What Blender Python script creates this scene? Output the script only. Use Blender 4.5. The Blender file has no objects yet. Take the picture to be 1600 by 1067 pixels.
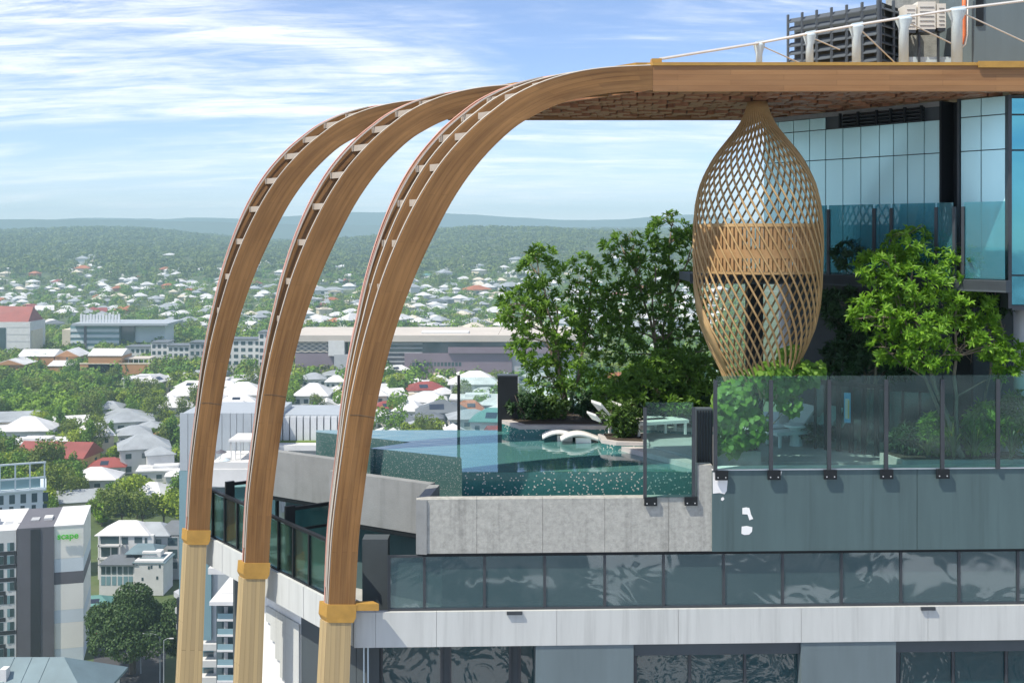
import bpy, math, random
import numpy as np
from mathutils import Vector, noise as mnoise

# ------------------------------------------------------------------ camera, sky, sun, exposure
F = 1800.0            # focal length in photograph pixels (photograph 1600 px wide)
HY = 365.0            # horizon row
sc = bpy.context.scene
col = sc.collection
cam_d = bpy.data.cameras.new("camera")
cam = bpy.data.objects.new("camera", cam_d)
col.objects.link(cam)
cam.location = (0, 0, 0)
cam.rotation_euler = (math.radians(90), 0, 0)
cam_d.sensor_width = 36.0
cam_d.lens = 36.0 * F / 1600.0
cam_d.shift_y = -(533.5 - HY) / 1600.0
cam_d.clip_start = 0.5
cam_d.clip_end = 60000
sc.camera = cam

SUN_POS = Vector((-0.55, -0.33, 1.0)).normalized()      # direction towards the sun
SUN_EL = math.asin(SUN_POS.z)
SUN_ROT = math.atan2(SUN_POS.x, SUN_POS.y)
world = bpy.data.worlds.new("World")
sc.world = world
world.use_nodes = True
wn, wl = world.node_tree.nodes, world.node_tree.links
wn.clear()


def N(tree, typ, **kw):
    n = tree.nodes.new(typ)
    for k, v in kw.items():
        setattr(n, k, v)
    return n


def setin(n, **kw):
    for k, v in kw.items():
        n.inputs[k.replace("_", " ")].default_value = v


wt = world.node_tree
sky = N(wt, "ShaderNodeTexSky", sky_type="NISHITA", sun_disc=False)
sky.sun_elevation = SUN_EL
sky.sun_rotation = SUN_ROT
sky.altitude = 100
sky.air_density = 0.8
sky.dust_density = 0.0
sky.ozone_density = 3.0
tc = N(wt, "ShaderNodeTexCoord")
sep = N(wt, "ShaderNodeSeparateXYZ")
wl.new(tc.outputs["Generated"], sep.inputs[0])
zadd = N(wt, "ShaderNodeMath", operation="MAXIMUM")
zadd.inputs[1].default_value = 0.0
wl.new(sep.outputs["Z"], zadd.inputs[0])
zoff = N(wt, "ShaderNodeMath", operation="ADD")
zoff.inputs[1].default_value = 0.13
wl.new(zadd.outputs[0], zoff.inputs[0])
dx = N(wt, "ShaderNodeMath", operation="DIVIDE")
dy = N(wt, "ShaderNodeMath", operation="DIVIDE")
wl.new(sep.outputs["X"], dx.inputs[0]); wl.new(zoff.outputs[0], dx.inputs[1])
wl.new(sep.outputs["Y"], dy.inputs[0]); wl.new(zoff.outputs[0], dy.inputs[1])
cmb = N(wt, "ShaderNodeCombineXYZ")
wl.new(dx.outputs[0], cmb.inputs[0]); wl.new(dy.outputs[0], cmb.inputs[1])


def wnoise(scale, detail, rough, sx, sy, rot, off, distort=0.0):
    m = N(wt, "ShaderNodeMapping")
    m.inputs["Scale"].default_value = (sx, sy, 1)
    m.inputs["Rotation"].default_value = (0, 0, rot)
    m.inputs["Location"].default_value = off
    wl.new(cmb.outputs[0], m.inputs[0])
    t = N(wt, "ShaderNodeTexNoise")
    setin(t, Scale=scale, Detail=detail, Roughness=rough, Distortion=distort)
    wl.new(m.outputs[0], t.inputs["Vector"])
    return t


def wramp(src, p0, p1):
    r = N(wt, "ShaderNodeMapRange", interpolation_type="SMOOTHSTEP")
    r.inputs[1].default_value = p0
    r.inputs[2].default_value = p1
    wl.new(src, r.inputs[0])
    return r.outputs[0]


c1 = wramp(wnoise(1.0, 8, 0.6, 0.45, 1.0, 0.9, (1.1, 4.7, 0), 0.5).outputs[0], 0.39, 0.63)
c2 = wramp(wnoise(1.0, 10, 0.62, 0.8, 2.2, -0.45, (1.3, 2.2, 0), 0.7).outputs[0], 0.44, 0.74)
cm = N(wt, "ShaderNodeMath", operation="MAXIMUM")
wl.new(c1, cm.inputs[0]); wl.new(c2, cm.inputs[1])
fine = wramp(wnoise(1.0, 9, 0.7, 2.2, 9.0, 0.1, (1.3, 5.2, 0), 0.6).outputs[0], 0.25, 0.7)
cm2 = N(wt, "ShaderNodeMath", operation="MULTIPLY")
wl.new(cm.outputs[0], cm2.inputs[0]); wl.new(fine, cm2.inputs[1])
cs = N(wt, "ShaderNodeMath", operation="MULTIPLY")
cs.inputs[1].default_value = 1.0
wl.new(cm2.outputs[0], cs.inputs[0])
tint = N(wt, "ShaderNodeMix", data_type="RGBA", blend_type="MULTIPLY")
tint.inputs[0].default_value = 1.0
tint.inputs[7].default_value = (0.485, 0.465, 0.52, 1)
wl.new(sky.outputs[0], tint.inputs[6])
cmix = N(wt, "ShaderNodeMix", data_type="RGBA")
wl.new(cs.outputs[0], cmix.inputs[0])
wl.new(tint.outputs[2], cmix.inputs[6])
cmix.inputs[7].default_value = (4.1, 4.1, 4.15, 1)
bg = N(wt, "ShaderNodeBackground")
bg.inputs[1].default_value = 0.15
wl.new(cmix.outputs[2], bg.inputs[0])
wo = N(wt, "ShaderNodeOutputWorld")
wl.new(bg.outputs[0], wo.inputs[0])

sun_d = bpy.data.lights.new("sun", "SUN")
sun_d.energy = 2.55
sun_d.angle = math.radians(0.53)
sun_d.color = (1.0, 0.93, 0.80)
sun = bpy.data.objects.new("sun", sun_d)
col.objects.link(sun)
sun.rotation_euler = SUN_POS.to_track_quat("Z", "Y").to_euler()
sun.location = (-20, -40, 80)

sc.view_settings.view_transform = "Standard"
sc.view_settings.look = "None"
sc.view_settings.gamma = 1.0
sc.view_settings.use_curve_mapping = False
sc.view_settings.exposure = 1.22
sc.render.engine = "CYCLES"
sc.cycles.use_denoising = True
sc.cycles.max_bounces = 8
sc.cycles.transparent_max_bounces = 24
sc.cycles.volume_bounces = 0
sc.cycles.sample_clamp_indirect = 6.0

rng = random.Random(11)
nr = np.random.default_rng(7)


def P(px, py, d):
    """a point at depth d metres that lies on the sight line of a photograph pixel"""
    return Vector(((px - 800) / F * d, d, -(py - HY) / F * d))


# ------------------------------------------------------------------ materials
MATS = {}


def pm(name, base, rough=0.6, var=0.12, vscale=1.5, bump=0.0, bscale=20.0, metal=0.0, stretch=None, coord="pos", spec=0.5, streak=0.0):
    m = bpy.data.materials.new(name)
    m.use_nodes = True
    t = m.node_tree
    b = t.nodes["Principled BSDF"]
    b.inputs["Roughness"].default_value = rough
    b.inputs["Metallic"].default_value = metal
    b.inputs["Specular IOR Level"].default_value = spec
    if coord == "pos":
        src = N(t, "ShaderNodeNewGeometry").outputs["Position"]
    elif coord == "uv":
        src = N(t, "ShaderNodeTexCoord").outputs["UV"]
    else:
        src = N(t, "ShaderNodeTexCoord").outputs["Object"]
    mp = N(t, "ShaderNodeMapping")
    if stretch:
        mp.inputs["Scale"].default_value = stretch
    t.links.new(src, mp.inputs[0])
    n1 = N(t, "ShaderNodeTexNoise")
    setin(n1, Scale=vscale, Detail=6.0, Roughness=0.65)
    t.links.new(mp.outputs[0], n1.inputs["Vector"])
    mx = N(t, "ShaderNodeMix", data_type="RGBA")
    mr = N(t, "ShaderNodeMapRange")
    mr.inputs[1].default_value = 0.3
    mr.inputs[2].default_value = 0.7
    t.links.new(n1.outputs[0], mr.inputs[0])
    t.links.new(mr.outputs[0], mx.inputs[0])
    mx.inputs[6].default_value = tuple(c * (1 - var) for c in base) + (1,)
    mx.inputs[7].default_value = tuple(min(1, c * (1 + var)) for c in base) + (1,)
    t.links.new(mx.outputs[2], b.inputs["Base Color"])
    if bump:
        n2 = N(t, "ShaderNodeTexNoise")
        setin(n2, Scale=bscale, Detail=4.0)
        t.links.new(mp.outputs[0], n2.inputs["Vector"])
        bp = N(t, "ShaderNodeBump")
        bp.inputs["Strength"].default_value = bump
        bp.inputs["Distance"].default_value = 0.02
        t.links.new(n2.outputs[0], bp.inputs["Height"])
        t.links.new(bp.outputs[0], b.inputs["Normal"])
    if streak:
        mp3 = N(t, "ShaderNodeMapping")
        mp3.inputs["Scale"].default_value = (5.0, 5.0, 0.22)
        t.links.new(src, mp3.inputs[0])
        n3 = N(t, "ShaderNodeTexNoise")
        setin(n3, Scale=1.0, Detail=5.0, Roughness=0.6)
        t.links.new(mp3.outputs[0], n3.inputs["Vector"])
        r3 = N(t, "ShaderNodeMapRange")
        r3.inputs[1].default_value = 0.52
        r3.inputs[2].default_value = 0.80
        r3.inputs[3].default_value = 1.0
        r3.inputs[4].default_value = 1.0 - streak
        t.links.new(n3.outputs[0], r3.inputs[0])
        m3 = N(t, "ShaderNodeMix", data_type="RGBA", blend_type="MULTIPLY")
        m3.inputs[0].default_value = 1.0
        t.links.new(mx.outputs[2], m3.inputs[6])
        t.links.new(r3.outputs[0], m3.inputs[7])
        t.links.new(m3.outputs[2], b.inputs["Base Color"])
    MATS[name] = m
    return m


def wood(name, light, dark, coord="uv", su=0.5, sv=14.0):
    m = bpy.data.materials.new(name)
    m.use_nodes = True
    t = m.node_tree
    b = t.nodes["Principled BSDF"]
    b.inputs["Roughness"].default_value = 0.55
    b.inputs["Specular IOR Level"].default_value = 0.3
    tcn = N(t, "ShaderNodeTexCoord")
    mp = N(t, "ShaderNodeMapping")
    mp.inputs["Scale"].default_value = (su, sv, sv)
    t.links.new(tcn.outputs["UV" if coord == "uv" else "Object"], mp.inputs[0])
    n1 = N(t, "ShaderNodeTexNoise")
    setin(n1, Scale=1.0, Detail=7.0, Roughness=0.6, Distortion=0.3)
    t.links.new(mp.outputs[0], n1.inputs["Vector"])
    mp2 = N(t, "ShaderNodeMapping")
    mp2.inputs["Scale"].default_value = (0.35, 1.1, 1.1)
    t.links.new(tcn.outputs["UV" if coord == "uv" else "Object"], mp2.inputs[0])
    n2 = N(t, "ShaderNodeTexNoise")
    setin(n2, Scale=1.3, Detail=4.0, Roughness=0.55)
    t.links.new(mp2.outputs[0], n2.inputs["Vector"])
    ad = N(t, "ShaderNodeMath", operation="MULTIPLY_ADD")
    ad.inputs[1].default_value = 0.55
    t.links.new(n1.outputs[0], ad.inputs[0])
    ml = N(t, "ShaderNodeMath", operation="MULTIPLY")
    ml.inputs[1].default_value = 0.45
    t.links.new(n2.outputs[0], ml.inputs[0])
    t.links.new(ml.outputs[0], ad.inputs[2])
    mr = N(t, "ShaderNodeMapRange")
    mr.inputs[1].default_value = 0.35
    mr.inputs[2].default_value = 0.65
    t.links.new(ad.outputs[0], mr.inputs[0])
    mx = N(t, "ShaderNodeMix", data_type="RGBA")
    mx.inputs[6].default_value = dark + (1,)
    mx.inputs[7].default_value = light + (1,)
    t.links.new(mr.outputs[0], mx.inputs[0])
    br = N(t, "ShaderNodeTexBrick")
    br.inputs["Color1"].default_value = (1.10, 1.08, 1.05, 1)
    br.inputs["Color2"].default_value = (0.86, 0.86, 0.88, 1)
    br.inputs["Mortar"].default_value = (0.62, 0.60, 0.58, 1)
    br.inputs["Scale"].default_value = 1.0
    br.inputs["Mortar Size"].default_value = 0.0035
    br.inputs["Brick Width"].default_value = 2.3
    br.inputs["Row Height"].default_value = 0.115
    t.links.new(tcn.outputs["UV" if coord == "uv" else "Object"], br.inputs["Vector"])
    mb = N(t, "ShaderNodeMix", data_type="RGBA", blend_type="MULTIPLY")
    mb.inputs[0].default_value = 1.0 if coord == "uv" else 0.0
    t.links.new(mx.outputs[2], mb.inputs[6])
    t.links.new(br.outputs[0], mb.inputs[7])
    t.links.new(mb.outputs[2], b.inputs["Base Color"])
    bp = N(t, "ShaderNodeBump")
    bp.inputs["Strength"].default_value = 0.15
    bp.inputs["Distance"].default_value = 0.01
    t.links.new(n1.outputs[0], bp.inputs["Height"])
    t.links.new(bp.outputs[0], b.inputs["Normal"])
    MATS[name] = m
    return m


def clear_glass(name, tintc, refl=0.10, rough=0.01, wob=0.0, wscale=1.5):
    m = bpy.data.materials.new(name)
    m.use_nodes = True
    t = m.node_tree
    t.nodes.remove(t.nodes["Principled BSDF"])
    out = t.nodes["Material Output"]
    tr = N(t, "ShaderNodeBsdfTransparent")
    tr.inputs[0].default_value = tintc + (1,)
    gl = N(t, "ShaderNodeBsdfGlossy")
    gl.inputs["Color"].default_value = (0.9, 0.97, 1, 1)
    gl.inputs["Roughness"].default_value = rough
    lw = N(t, "ShaderNodeLayerWeight")
    lw.inputs[0].default_value = 0.25
    mr = N(t, "ShaderNodeMapRange")
    mr.inputs[3].default_value = refl
    mr.inputs[4].default_value = 0.9
    t.links.new(lw.outputs["Fresnel"], mr.inputs[0])
    mx = N(t, "ShaderNodeMixShader")
    t.links.new(mr.outputs[0], mx.inputs[0])
    t.links.new(tr.outputs[0], mx.inputs[1])
    t.links.new(gl.outputs[0], mx.inputs[2])
    t.links.new(mx.outputs[0], out.inputs[0])
    if wob:
        g = N(t, "ShaderNodeNewGeometry")
        n2 = N(t, "ShaderNodeTexNoise")
        setin(n2, Scale=wscale, Detail=1.5, Distortion=1.0)
        t.links.new(g.outputs["Position"], n2.inputs["Vector"])
        bp = N(t, "ShaderNodeBump")
        bp.inputs["Strength"].default_value = wob
        bp.inputs["Distance"].default_value = 0.05
        t.links.new(n2.outputs[0], bp.inputs["Height"])
        t.links.new(bp.outputs[0], gl.inputs["Normal"])
    MATS[name] = m
    return m


def dark_glass(name, base, rough=0.03, wob=0.0, wscale=1.4, metal=0.0, spec=0.8):
    m = bpy.data.materials.new(name)
    m.use_nodes = True
    t = m.node_tree
    b = t.nodes["Principled BSDF"]
    b.inputs["Base Color"].default_value = base + (1,)
    b.inputs["Roughness"].default_value = rough
    b.inputs["Metallic"].default_value = metal
    b.inputs["Specular IOR Level"].default_value = spec
    if wob:
        g = N(t, "ShaderNodeNewGeometry")
        n2 = N(t, "ShaderNodeTexNoise")
        setin(n2, Scale=wscale, Detail=2.0, Distortion=1.2)
        t.links.new(g.outputs["Position"], n2.inputs["Vector"])
        bp = N(t, "ShaderNodeBump")
        bp.inputs["Strength"].default_value = wob
        bp.inputs["Distance"].default_value = 0.05
        t.links.new(n2.outputs[0], bp.inputs["Height"])
        t.links.new(bp.outputs[0], b.inputs["Normal"])
    MATS[name] = m
    return m


def leaf_mat(name, dark, light, transl=0.3, rough=0.45, nscale=1.1):
    m = bpy.data.materials.new(name)
    m.use_nodes = True
    t = m.node_tree
    b = t.nodes["Principled BSDF"]
    b.inputs["Roughness"].default_value = rough
    b.inputs["Specular IOR Level"].default_value = 0.4
    g = N(t, "ShaderNodeNewGeometry")
    oi = N(t, "ShaderNodeObjectInfo")
    n1 = N(t, "ShaderNodeTexNoise")
    setin(n1, Scale=nscale, Detail=3.0)
    t.links.new(g.outputs["Position"], n1.inputs["Vector"])
    a = N(t, "ShaderNodeMath", operation="MULTIPLY_ADD")
    a.inputs[1].default_value = 0.45
    t.links.new(g.outputs["Random Per Island"], a.inputs[0])
    a2 = N(t, "ShaderNodeMath", operation="MULTIPLY_ADD")
    a2.inputs[1].default_value = 0.3
    a2.inputs[2].default_value = -0.02
    t.links.new(oi.outputs["Random"], a2.inputs[0])
    t.links.new(a2.outputs[0], a.inputs[2])
    a3 = N(t, "ShaderNodeMath", operation="MULTIPLY_ADD")
    a3.inputs[1].default_value = 0.5
    t.links.new(n1.outputs[0], a3.inputs[0])
    t.links.new(a.outputs[0], a3.inputs[2])
    mx = N(t, "ShaderNodeMix", data_type="RGBA")
    mx.inputs[6].default_value = dark + (1,)
    mx.inputs[7].default_value = light + (1,)
    mrr = N(t, "ShaderNodeMapRange")
    mrr.inputs[1].default_value = 0.15
    mrr.inputs[2].default_value = 1.0
    t.links.new(a3.outputs[0], mrr.inputs[0])
    t.links.new(mrr.outputs[0], mx.inputs[0])
    t.links.new(mx.outputs[2], b.inputs["Base Color"])
    tl = N(t, "ShaderNodeBsdfTranslucent")
    t.links.new(mx.outputs[2], tl.inputs[0])
    ms = N(t, "ShaderNodeMixShader")
    ms.inputs[0].default_value = transl
    t.links.new(b.outputs[0], ms.inputs[1])
    t.links.new(tl.outputs[0], ms.inputs[2])
    t.links.new(ms.outputs[0], t.nodes["Material Output"].inputs[0])
    MATS[name] = m
    return m


W_ARCH = wood("arch_timber", (0.28, 0.150, 0.056), (0.135, 0.065, 0.021))
W_BEAM = wood("beam_timber", (0.33, 0.18, 0.08), (0.25, 0.125, 0.052), sv=9.0)
W_COL = wood("column_timber", (0.44, 0.34, 0.185), (0.34, 0.255, 0.135), sv=16.0)
W_SOFFIT = wood("soffit_timber", (0.42, 0.21, 0.11), (0.21, 0.095, 0.05), coord="obj", su=3, sv=3)
W_NEST = wood("nest_cane", (0.50, 0.34, 0.165), (0.36, 0.225, 0.095), coord="obj", su=1.4, sv=1.4)
W_NESTD = wood("nest_slat", (0.48, 0.30, 0.14), (0.33, 0.19, 0.085), coord="obj", su=1.4, sv=1.4)
pm("gold", (0.40, 0.225, 0.045), 0.5, 0.15, 3)
pm("pale_bar", (0.40, 0.345, 0.285), 0.5, 0.08, 3)
pm("led", (0.46, 0.42, 0.36), 0.35, 0.08, 3)
pm("copper", (0.55, 0.30, 0.24), 0.35, 0.1, 3)
pm("concrete", (0.375, 0.375, 0.345), 0.85, 0.20, 9.0, 0.4, 30, streak=0.35)
pm("concrete_pale", (0.24, 0.25, 0.25), 0.85, 0.10, 2.0, 0.25, 25, streak=0.25)
pm("coping", (0.45, 0.42, 0.40), 0.8, 0.12, 4.0, 0.2, 25)
pm("white_panel", (0.52, 0.535, 0.52), 0.5, 0.08, 2.2, stretch=(1, 1, 0.12), streak=0.28)
pm("slate_wall", (0.072, 0.118, 0.124), 0.7, 0.12, 1.6, 0.05, 8, stretch=(1, 1, 0.12), streak=0.30)
pm("slate_dark", (0.06, 0.075, 0.085), 0.6, 0.12, 1.0)
pm("grey_panel", (0.125, 0.165, 0.18), 0.6, 0.12, 1.6, stretch=(1, 1, 0.12))
pm("black_metal", (0.014, 0.017, 0.02), 0.5, 0.15, 3, spec=0.25)
pm("post_metal", (0.06, 0.068, 0.078), 0.4, 0.1, 3, metal=0.4)
pm("bolt", (0.75, 0.76, 0.78), 0.3, 0.05, 3, metal=0.6)
pm("steel_pale", (0.56, 0.66, 0.70), 0.4, 0.08, 2)
pm("cable", (0.68, 0.66, 0.63), 0.4, 0.05, 3, metal=0.2)
pm("louvre", (0.075, 0.09, 0.105), 0.5, 0.1, 2)
pm("cream", (0.72, 0.69, 0.62), 0.55, 0.06, 2)
pm("pipe_orange", (0.62, 0.16, 0.05), 0.5, 0.1, 2)
pm("deck", (0.38, 0.38, 0.37), 0.8, 0.1, 2.0)
pm("soil", (0.05, 0.037, 0.025), 0.95, 0.3, 6, 0.6, 14)
pm("lounger_white", (0.78, 0.77, 0.74), 0.5, 0.04, 2)
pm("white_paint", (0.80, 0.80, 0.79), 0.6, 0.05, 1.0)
pm("bark", (0.24, 0.19, 0.14), 0.9, 0.3, 8, 0.6, 25)
pm("bark_dark", (0.10, 0.08, 0.06), 0.9, 0.3, 2, 0.5, 8)
pm("towel_blue", (0.15, 0.45, 0.70), 0.6, 0.1, 4)
pm("towel_gold", (0.72, 0.52, 0.18), 0.6, 0.1, 4)
clear_glass("fence_glass", (0.70, 0.90, 0.88), 0.025, 0.06, 0.0, 1.2)
clear_glass("pool_glass", (0.86, 0.94, 0.93), 0.05, 0.01)
clear_glass("upper_glass", (0.42, 0.68, 0.73), 0.06, 0.01)
clear_glass("strip_glass", (0.50, 0.62, 0.63), 0.20, 0.03, 0.09, 1.1)
def film(name, colr, fac):
    """adds a pale body tint (film on the pane) to a clear glass material"""
    t = MATS[name].node_tree
    out = t.nodes["Material Output"]
    src = out.inputs[0].links[0].from_socket
    df = N(t, "ShaderNodeBsdfDiffuse")
    df.inputs[0].default_value = colr + (1,)
    mx = N(t, "ShaderNodeMixShader")
    mx.inputs[0].default_value = fac
    t.links.new(src, mx.inputs[1])
    t.links.new(df.outputs[0], mx.inputs[2])
    t.links.new(mx.outputs[0], out.inputs[0])


film("strip_glass", (0.085, 0.155, 0.17), 0.42)
film("fence_glass", (0.16, 0.28, 0.29), 0.02)
film("upper_glass", (0.10, 0.36, 0.42), 0.25)
dark_glass("curtain_glass", (0.60, 0.95, 1.0), 0.24, 0.0, 0.5, metal=0.35, spec=0.9)
dark_glass("blue_glass", (0.10, 0.36, 0.46), 0.04, 0.02, 0.6, metal=0.9)
dark_glass("window_glass", (0.012, 0.05, 0.06), 0.03, 0.30, 1.3, spec=1.0)
dark_glass("city_glass", (0.05, 0.085, 0.10), 0.1, 0.0, spec=0.8)
dark_glass("city_glass_blue", (0.18, 0.30, 0.34), 0.12, 0.0, spec=0.8)
leaf_mat("leaf_bright", (0.085, 0.24, 0.02), (0.36, 0.62, 0.055), 0.5)
leaf_mat("leaf_mid", (0.055, 0.15, 0.022), (0.25, 0.44, 0.055), 0.5)
leaf_mat("leaf_deep", (0.014, 0.045, 0.018), (0.055, 0.13, 0.04), 0.3)
leaf_mat("leaf_vine", (0.07, 0.19, 0.02), (0.30, 0.50, 0.06), 0.45)
leaf_mat("leaf_shrub", (0.03, 0.08, 0.018), (0.13, 0.23, 0.04))
leaf_mat("leaf_flax", (0.06, 0.10, 0.03), (0.25, 0.27, 0.07))
leaf_mat("leaf_city_a", (0.065, 0.16, 0.010), (0.28, 0.44, 0.025), 0.2, 0.7, 0.05)
leaf_mat("leaf_city_b", (0.042, 0.125, 0.012), (0.18, 0.32, 0.03), 0.2, 0.7, 0.05)
leaf_mat("leaf_city_c", (0.13, 0.21, 0.016), (0.40, 0.50, 0.04), 0.2, 0.7, 0.05)
leaf_mat("leaf_city_d", (0.065, 0.11, 0.018), (0.22, 0.28, 0.045), 0.2, 0.7, 0.05)
leaf_mat("leaf_fig", (0.018, 0.05, 0.016), (0.075, 0.14, 0.035), 0.2, 0.6, 0.15)
leaf_mat("leaf_forest", (0.035, 0.075, 0.016), (0.18, 0.22, 0.05), 0.15, 0.8, 0.006)
M = MATS


def mosaic():
    m = bpy.data.materials.new("pool_mosaic")
    m.use_nodes = True
    t = m.node_tree
    b = t.nodes["Principled BSDF"]
    b.inputs["Roughness"].default_value = 0.15
    g = N(t, "ShaderNodeNewGeometry")
    sc_ = N(t, "ShaderNodeVectorMath", operation="SCALE")
    sc_.inputs["Scale"].default_value = 38.0
    t.links.new(g.outputs["Position"], sc_.inputs[0])
    fl = N(t, "ShaderNodeVectorMath", operation="FLOOR")
    t.links.new(sc_.outputs[0], fl.inputs[0])
    # drop depth so that a slanted wall keeps whole cells
    wnz = N(t, "ShaderNodeTexWhiteNoise")
    t.links.new(fl.outputs[0], wnz.inputs[0])
    gt = N(t, "ShaderNodeMath", operation="GREATER_THAN")
    gt.inputs[1].default_value = 0.935
    t.links.new(wnz.outputs[0], gt.inputs[0])
    mx = N(t, "ShaderNodeMix", data_type="RGBA")
    mx.inputs[6].default_value = (0.03, 0.125, 0.12, 1)
    mx.inputs[7].default_value = (0.045, 0.17, 0.16, 1)
    t.links.new(wnz.outputs[0], mx.inputs[0])
    mx2 = N(t, "ShaderNodeMix", data_type="RGBA")
    t.links.new(gt.outputs[0], mx2.inputs[0])
    t.links.new(mx.outputs[2], mx2.inputs[6])
    mx2.inputs[7].default_value = (0.55, 0.54, 0.48, 1)
    t.links.new(mx2.outputs[2], b.inputs["Base Color"])
    MATS["pool_mosaic"] = m


mosaic()
_m = MATS["pool_mosaic"].copy()
_m.name = "pool_mosaic_fine"
for _n in _m.node_tree.nodes:
    if _n.type == "VECT_MATH" and _n.operation == "SCALE":
        _n.inputs["Scale"].default_value = 62.0
_mx = [n for n in _m.node_tree.nodes if n.type == "MIX"]
_mx[0].inputs[6].default_value = (0.055, 0.115, 0.112, 1)
_mx[0].inputs[7].default_value = (0.075, 0.15, 0.145, 1)
_mx[1].inputs[7].default_value = (0.28, 0.31, 0.30, 1)
MATS["pool_mosaic_fine"] = _m


def water():
    m = bpy.data.materials.new("pool_water")
    m.use_nodes = True
    t = m.node_tree
    b = t.nodes["Principled BSDF"]
    b.inputs["Base Color"].default_value = (0.07, 0.19, 0.185, 1)
    b.inputs["Roughness"].default_value = 0.035
    b.inputs["IOR"].default_value = 2.5
    g = N(t, "ShaderNodeNewGeometry")
    mp = N(t, "ShaderNodeMapping")
    mp.inputs["Scale"].default_value = (1.0, 1.6, 1)
    t.links.new(g.outputs["Position"], mp.inputs[0])
    n = N(t, "ShaderNodeTexNoise")
    setin(n, Scale=2.6, Detail=3.0, Roughness=0.5)
    t.links.new(mp.outputs[0], n.inputs["Vector"])
    bp = N(t, "ShaderNodeBump")
    bp.inputs["Strength"].default_value = 0.10
    bp.inputs["Distance"].default_value = 0.04
    t.links.new(n.outputs[0], bp.inputs["Height"])
    t.links.new(bp.outputs[0], b.inputs["Normal"])
    MATS["pool_water"] = m


water()


# ------------------------------------------------------------------ mesh helpers
class MB:
    def __init__(s):
        s.v, s.f, s.uv = [], [], None

    def add(s, vs, fs):
        o = len(s.v)
        s.v.extend(tuple(p) for p in vs)
        s.f.extend(tuple(i + o for i in f) for f in fs)
        return s

    def obox(s, c, ax, ay, az):
        """box at centre c with half axes"""
        c, ax, ay, az = Vector(c), Vector(ax), Vector(ay), Vector(az)
        vs = [c + ax * i + ay * j + az * k for k in (-1, 1) for j in (-1, 1) for i in (-1, 1)]
        return s.add(vs, [(0, 2, 3, 1), (4, 5, 7, 6), (0, 1, 5, 4), (2, 6, 7, 3), (0, 4, 6, 2), (1, 3, 7, 5)])

    def box(s, x0, x1, y0, y1, z0, z1):
        return s.obox(((x0 + x1) / 2, (y0 + y1) / 2, (z0 + z1) / 2), ((x1 - x0) / 2, 0, 0), (0, (y1 - y0) / 2, 0), (0, 0, (z1 - z0) / 2))

    def wall(s, p0, p1, z0, z1, th, side=0.5):
        """upright slab from plan point p0 to p1; side 0 = all thickness to the left of travel, 1 = to the right"""
        a, b = Vector((p0[0], p0[1], 0)), Vector((p1[0], p1[1], 0))
        u = (b - a).normalized()
        n = Vector((-u.y, u.x, 0))
        off = n * th * (0.5 - side)
        c = (a + b) / 2 + off
        c.z = (z0 + z1) / 2
        return s.obox(c, (b - a) / 2, n * th / 2, (0, 0, (z1 - z0) / 2))

    def prism(s, poly, z0, z1):
        n = len(poly)
        vs = [(p[0], p[1], z0) for p in poly] + [(p[0], p[1], z1) for p in poly]
        fs = [tuple(range(n - 1, -1, -1)), tuple(range(n, 2 * n))]
        fs += [(i, (i + 1) % n, n + (i + 1) % n, n + i) for i in range(n)]
        return s.add(vs, fs)

    def tube(s, pts, r, n=6, cap=True):
        pts = [Vector(p) for p in pts]
        rr = r if isinstance(r, (list, tuple)) else [r] * len(pts)
        o = len(s.v)
        prev = None
        for i, p in enumerate(pts):
            d = (pts[min(i + 1, len(pts) - 1)] - pts[max(i - 1, 0)]).normalized()
            if prev is None:
                h = Vector((0, 0, 1)) if abs(d.z) < 0.9 else Vector((1, 0, 0))
                a = d.cross(h).normalized()
            else:
                a = (prev - d * prev.dot(d)).normalized()
            prev = a
            b = d.cross(a)
            for k in range(n):
                t = 2 * math.pi * k / n
                s.v.append(tuple(p + (a * math.cos(t) + b * math.sin(t)) * rr[i]))
        for i in range(len(pts) - 1):
            for k in range(n):
                s.f.append((o + i * n + k, o + i * n + (k + 1) % n, o + (i + 1) * n + (k + 1) % n, o + (i + 1) * n + k))
        if cap:
            s.f.append(tuple(o + k for k in range(n - 1, -1, -1)))
            s.f.append(tuple(o + (len(pts) - 1) * n + k for k in range(n)))
        return s

    def lathe(s, prof, n=16, c=(0, 0, 0)):
        o = len(s.v)
        for r, z in prof:
            for k in range(n):
                t = 2 * math.pi * k / n
                s.v.append((c[0] + r * math.cos(t), c[1] + r * math.sin(t), c[2] + z))
        for i in range(len(prof) - 1):
            for k in range(n):
                s.f.append((o + i * n + k, o + i * n + (k + 1) % n, o + (i + 1) * n + (k + 1) % n, o + (i + 1) * n + k))
        s.f.append(tuple(o + k for k in range(n - 1, -1, -1)))
        s.f.append(tuple(o + (len(prof) - 1) * n + k for k in range(n)))
        return s

    def mesh(s, name, mat, off=None):
        me = bpy.data.meshes.new(name)
        v = s.v
        if off is not None and off.length > 0:
            v = [(p[0] - off.x, p[1] - off.y, p[2] - off.z) for p in v]
        me.from_pydata(v, [], s.f)
        if s.uv:
            l = me.uv_layers.new(name="UVMap")
            flat = [c for f in s.uv for p in f for c in p]
            l.data.foreach_set("uv", flat)
        me.materials.append(MATS[mat] if isinstance(mat, str) else mat)
        return me

    def build(s, name, mat, parent=None, smooth=False):
        off = Vector((0, 0, 0))
        p = parent
        while p is not None:
            off += p.location
            p = p.parent
        me = s.mesh(name, mat, off)
        if smooth:
            me.polygons.foreach_set("use_smooth", [True] * len(me.polygons))
        o = bpy.data.objects.new(name, me)
        o.parent = parent
        col.objects.link(o)
        return o


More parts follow.
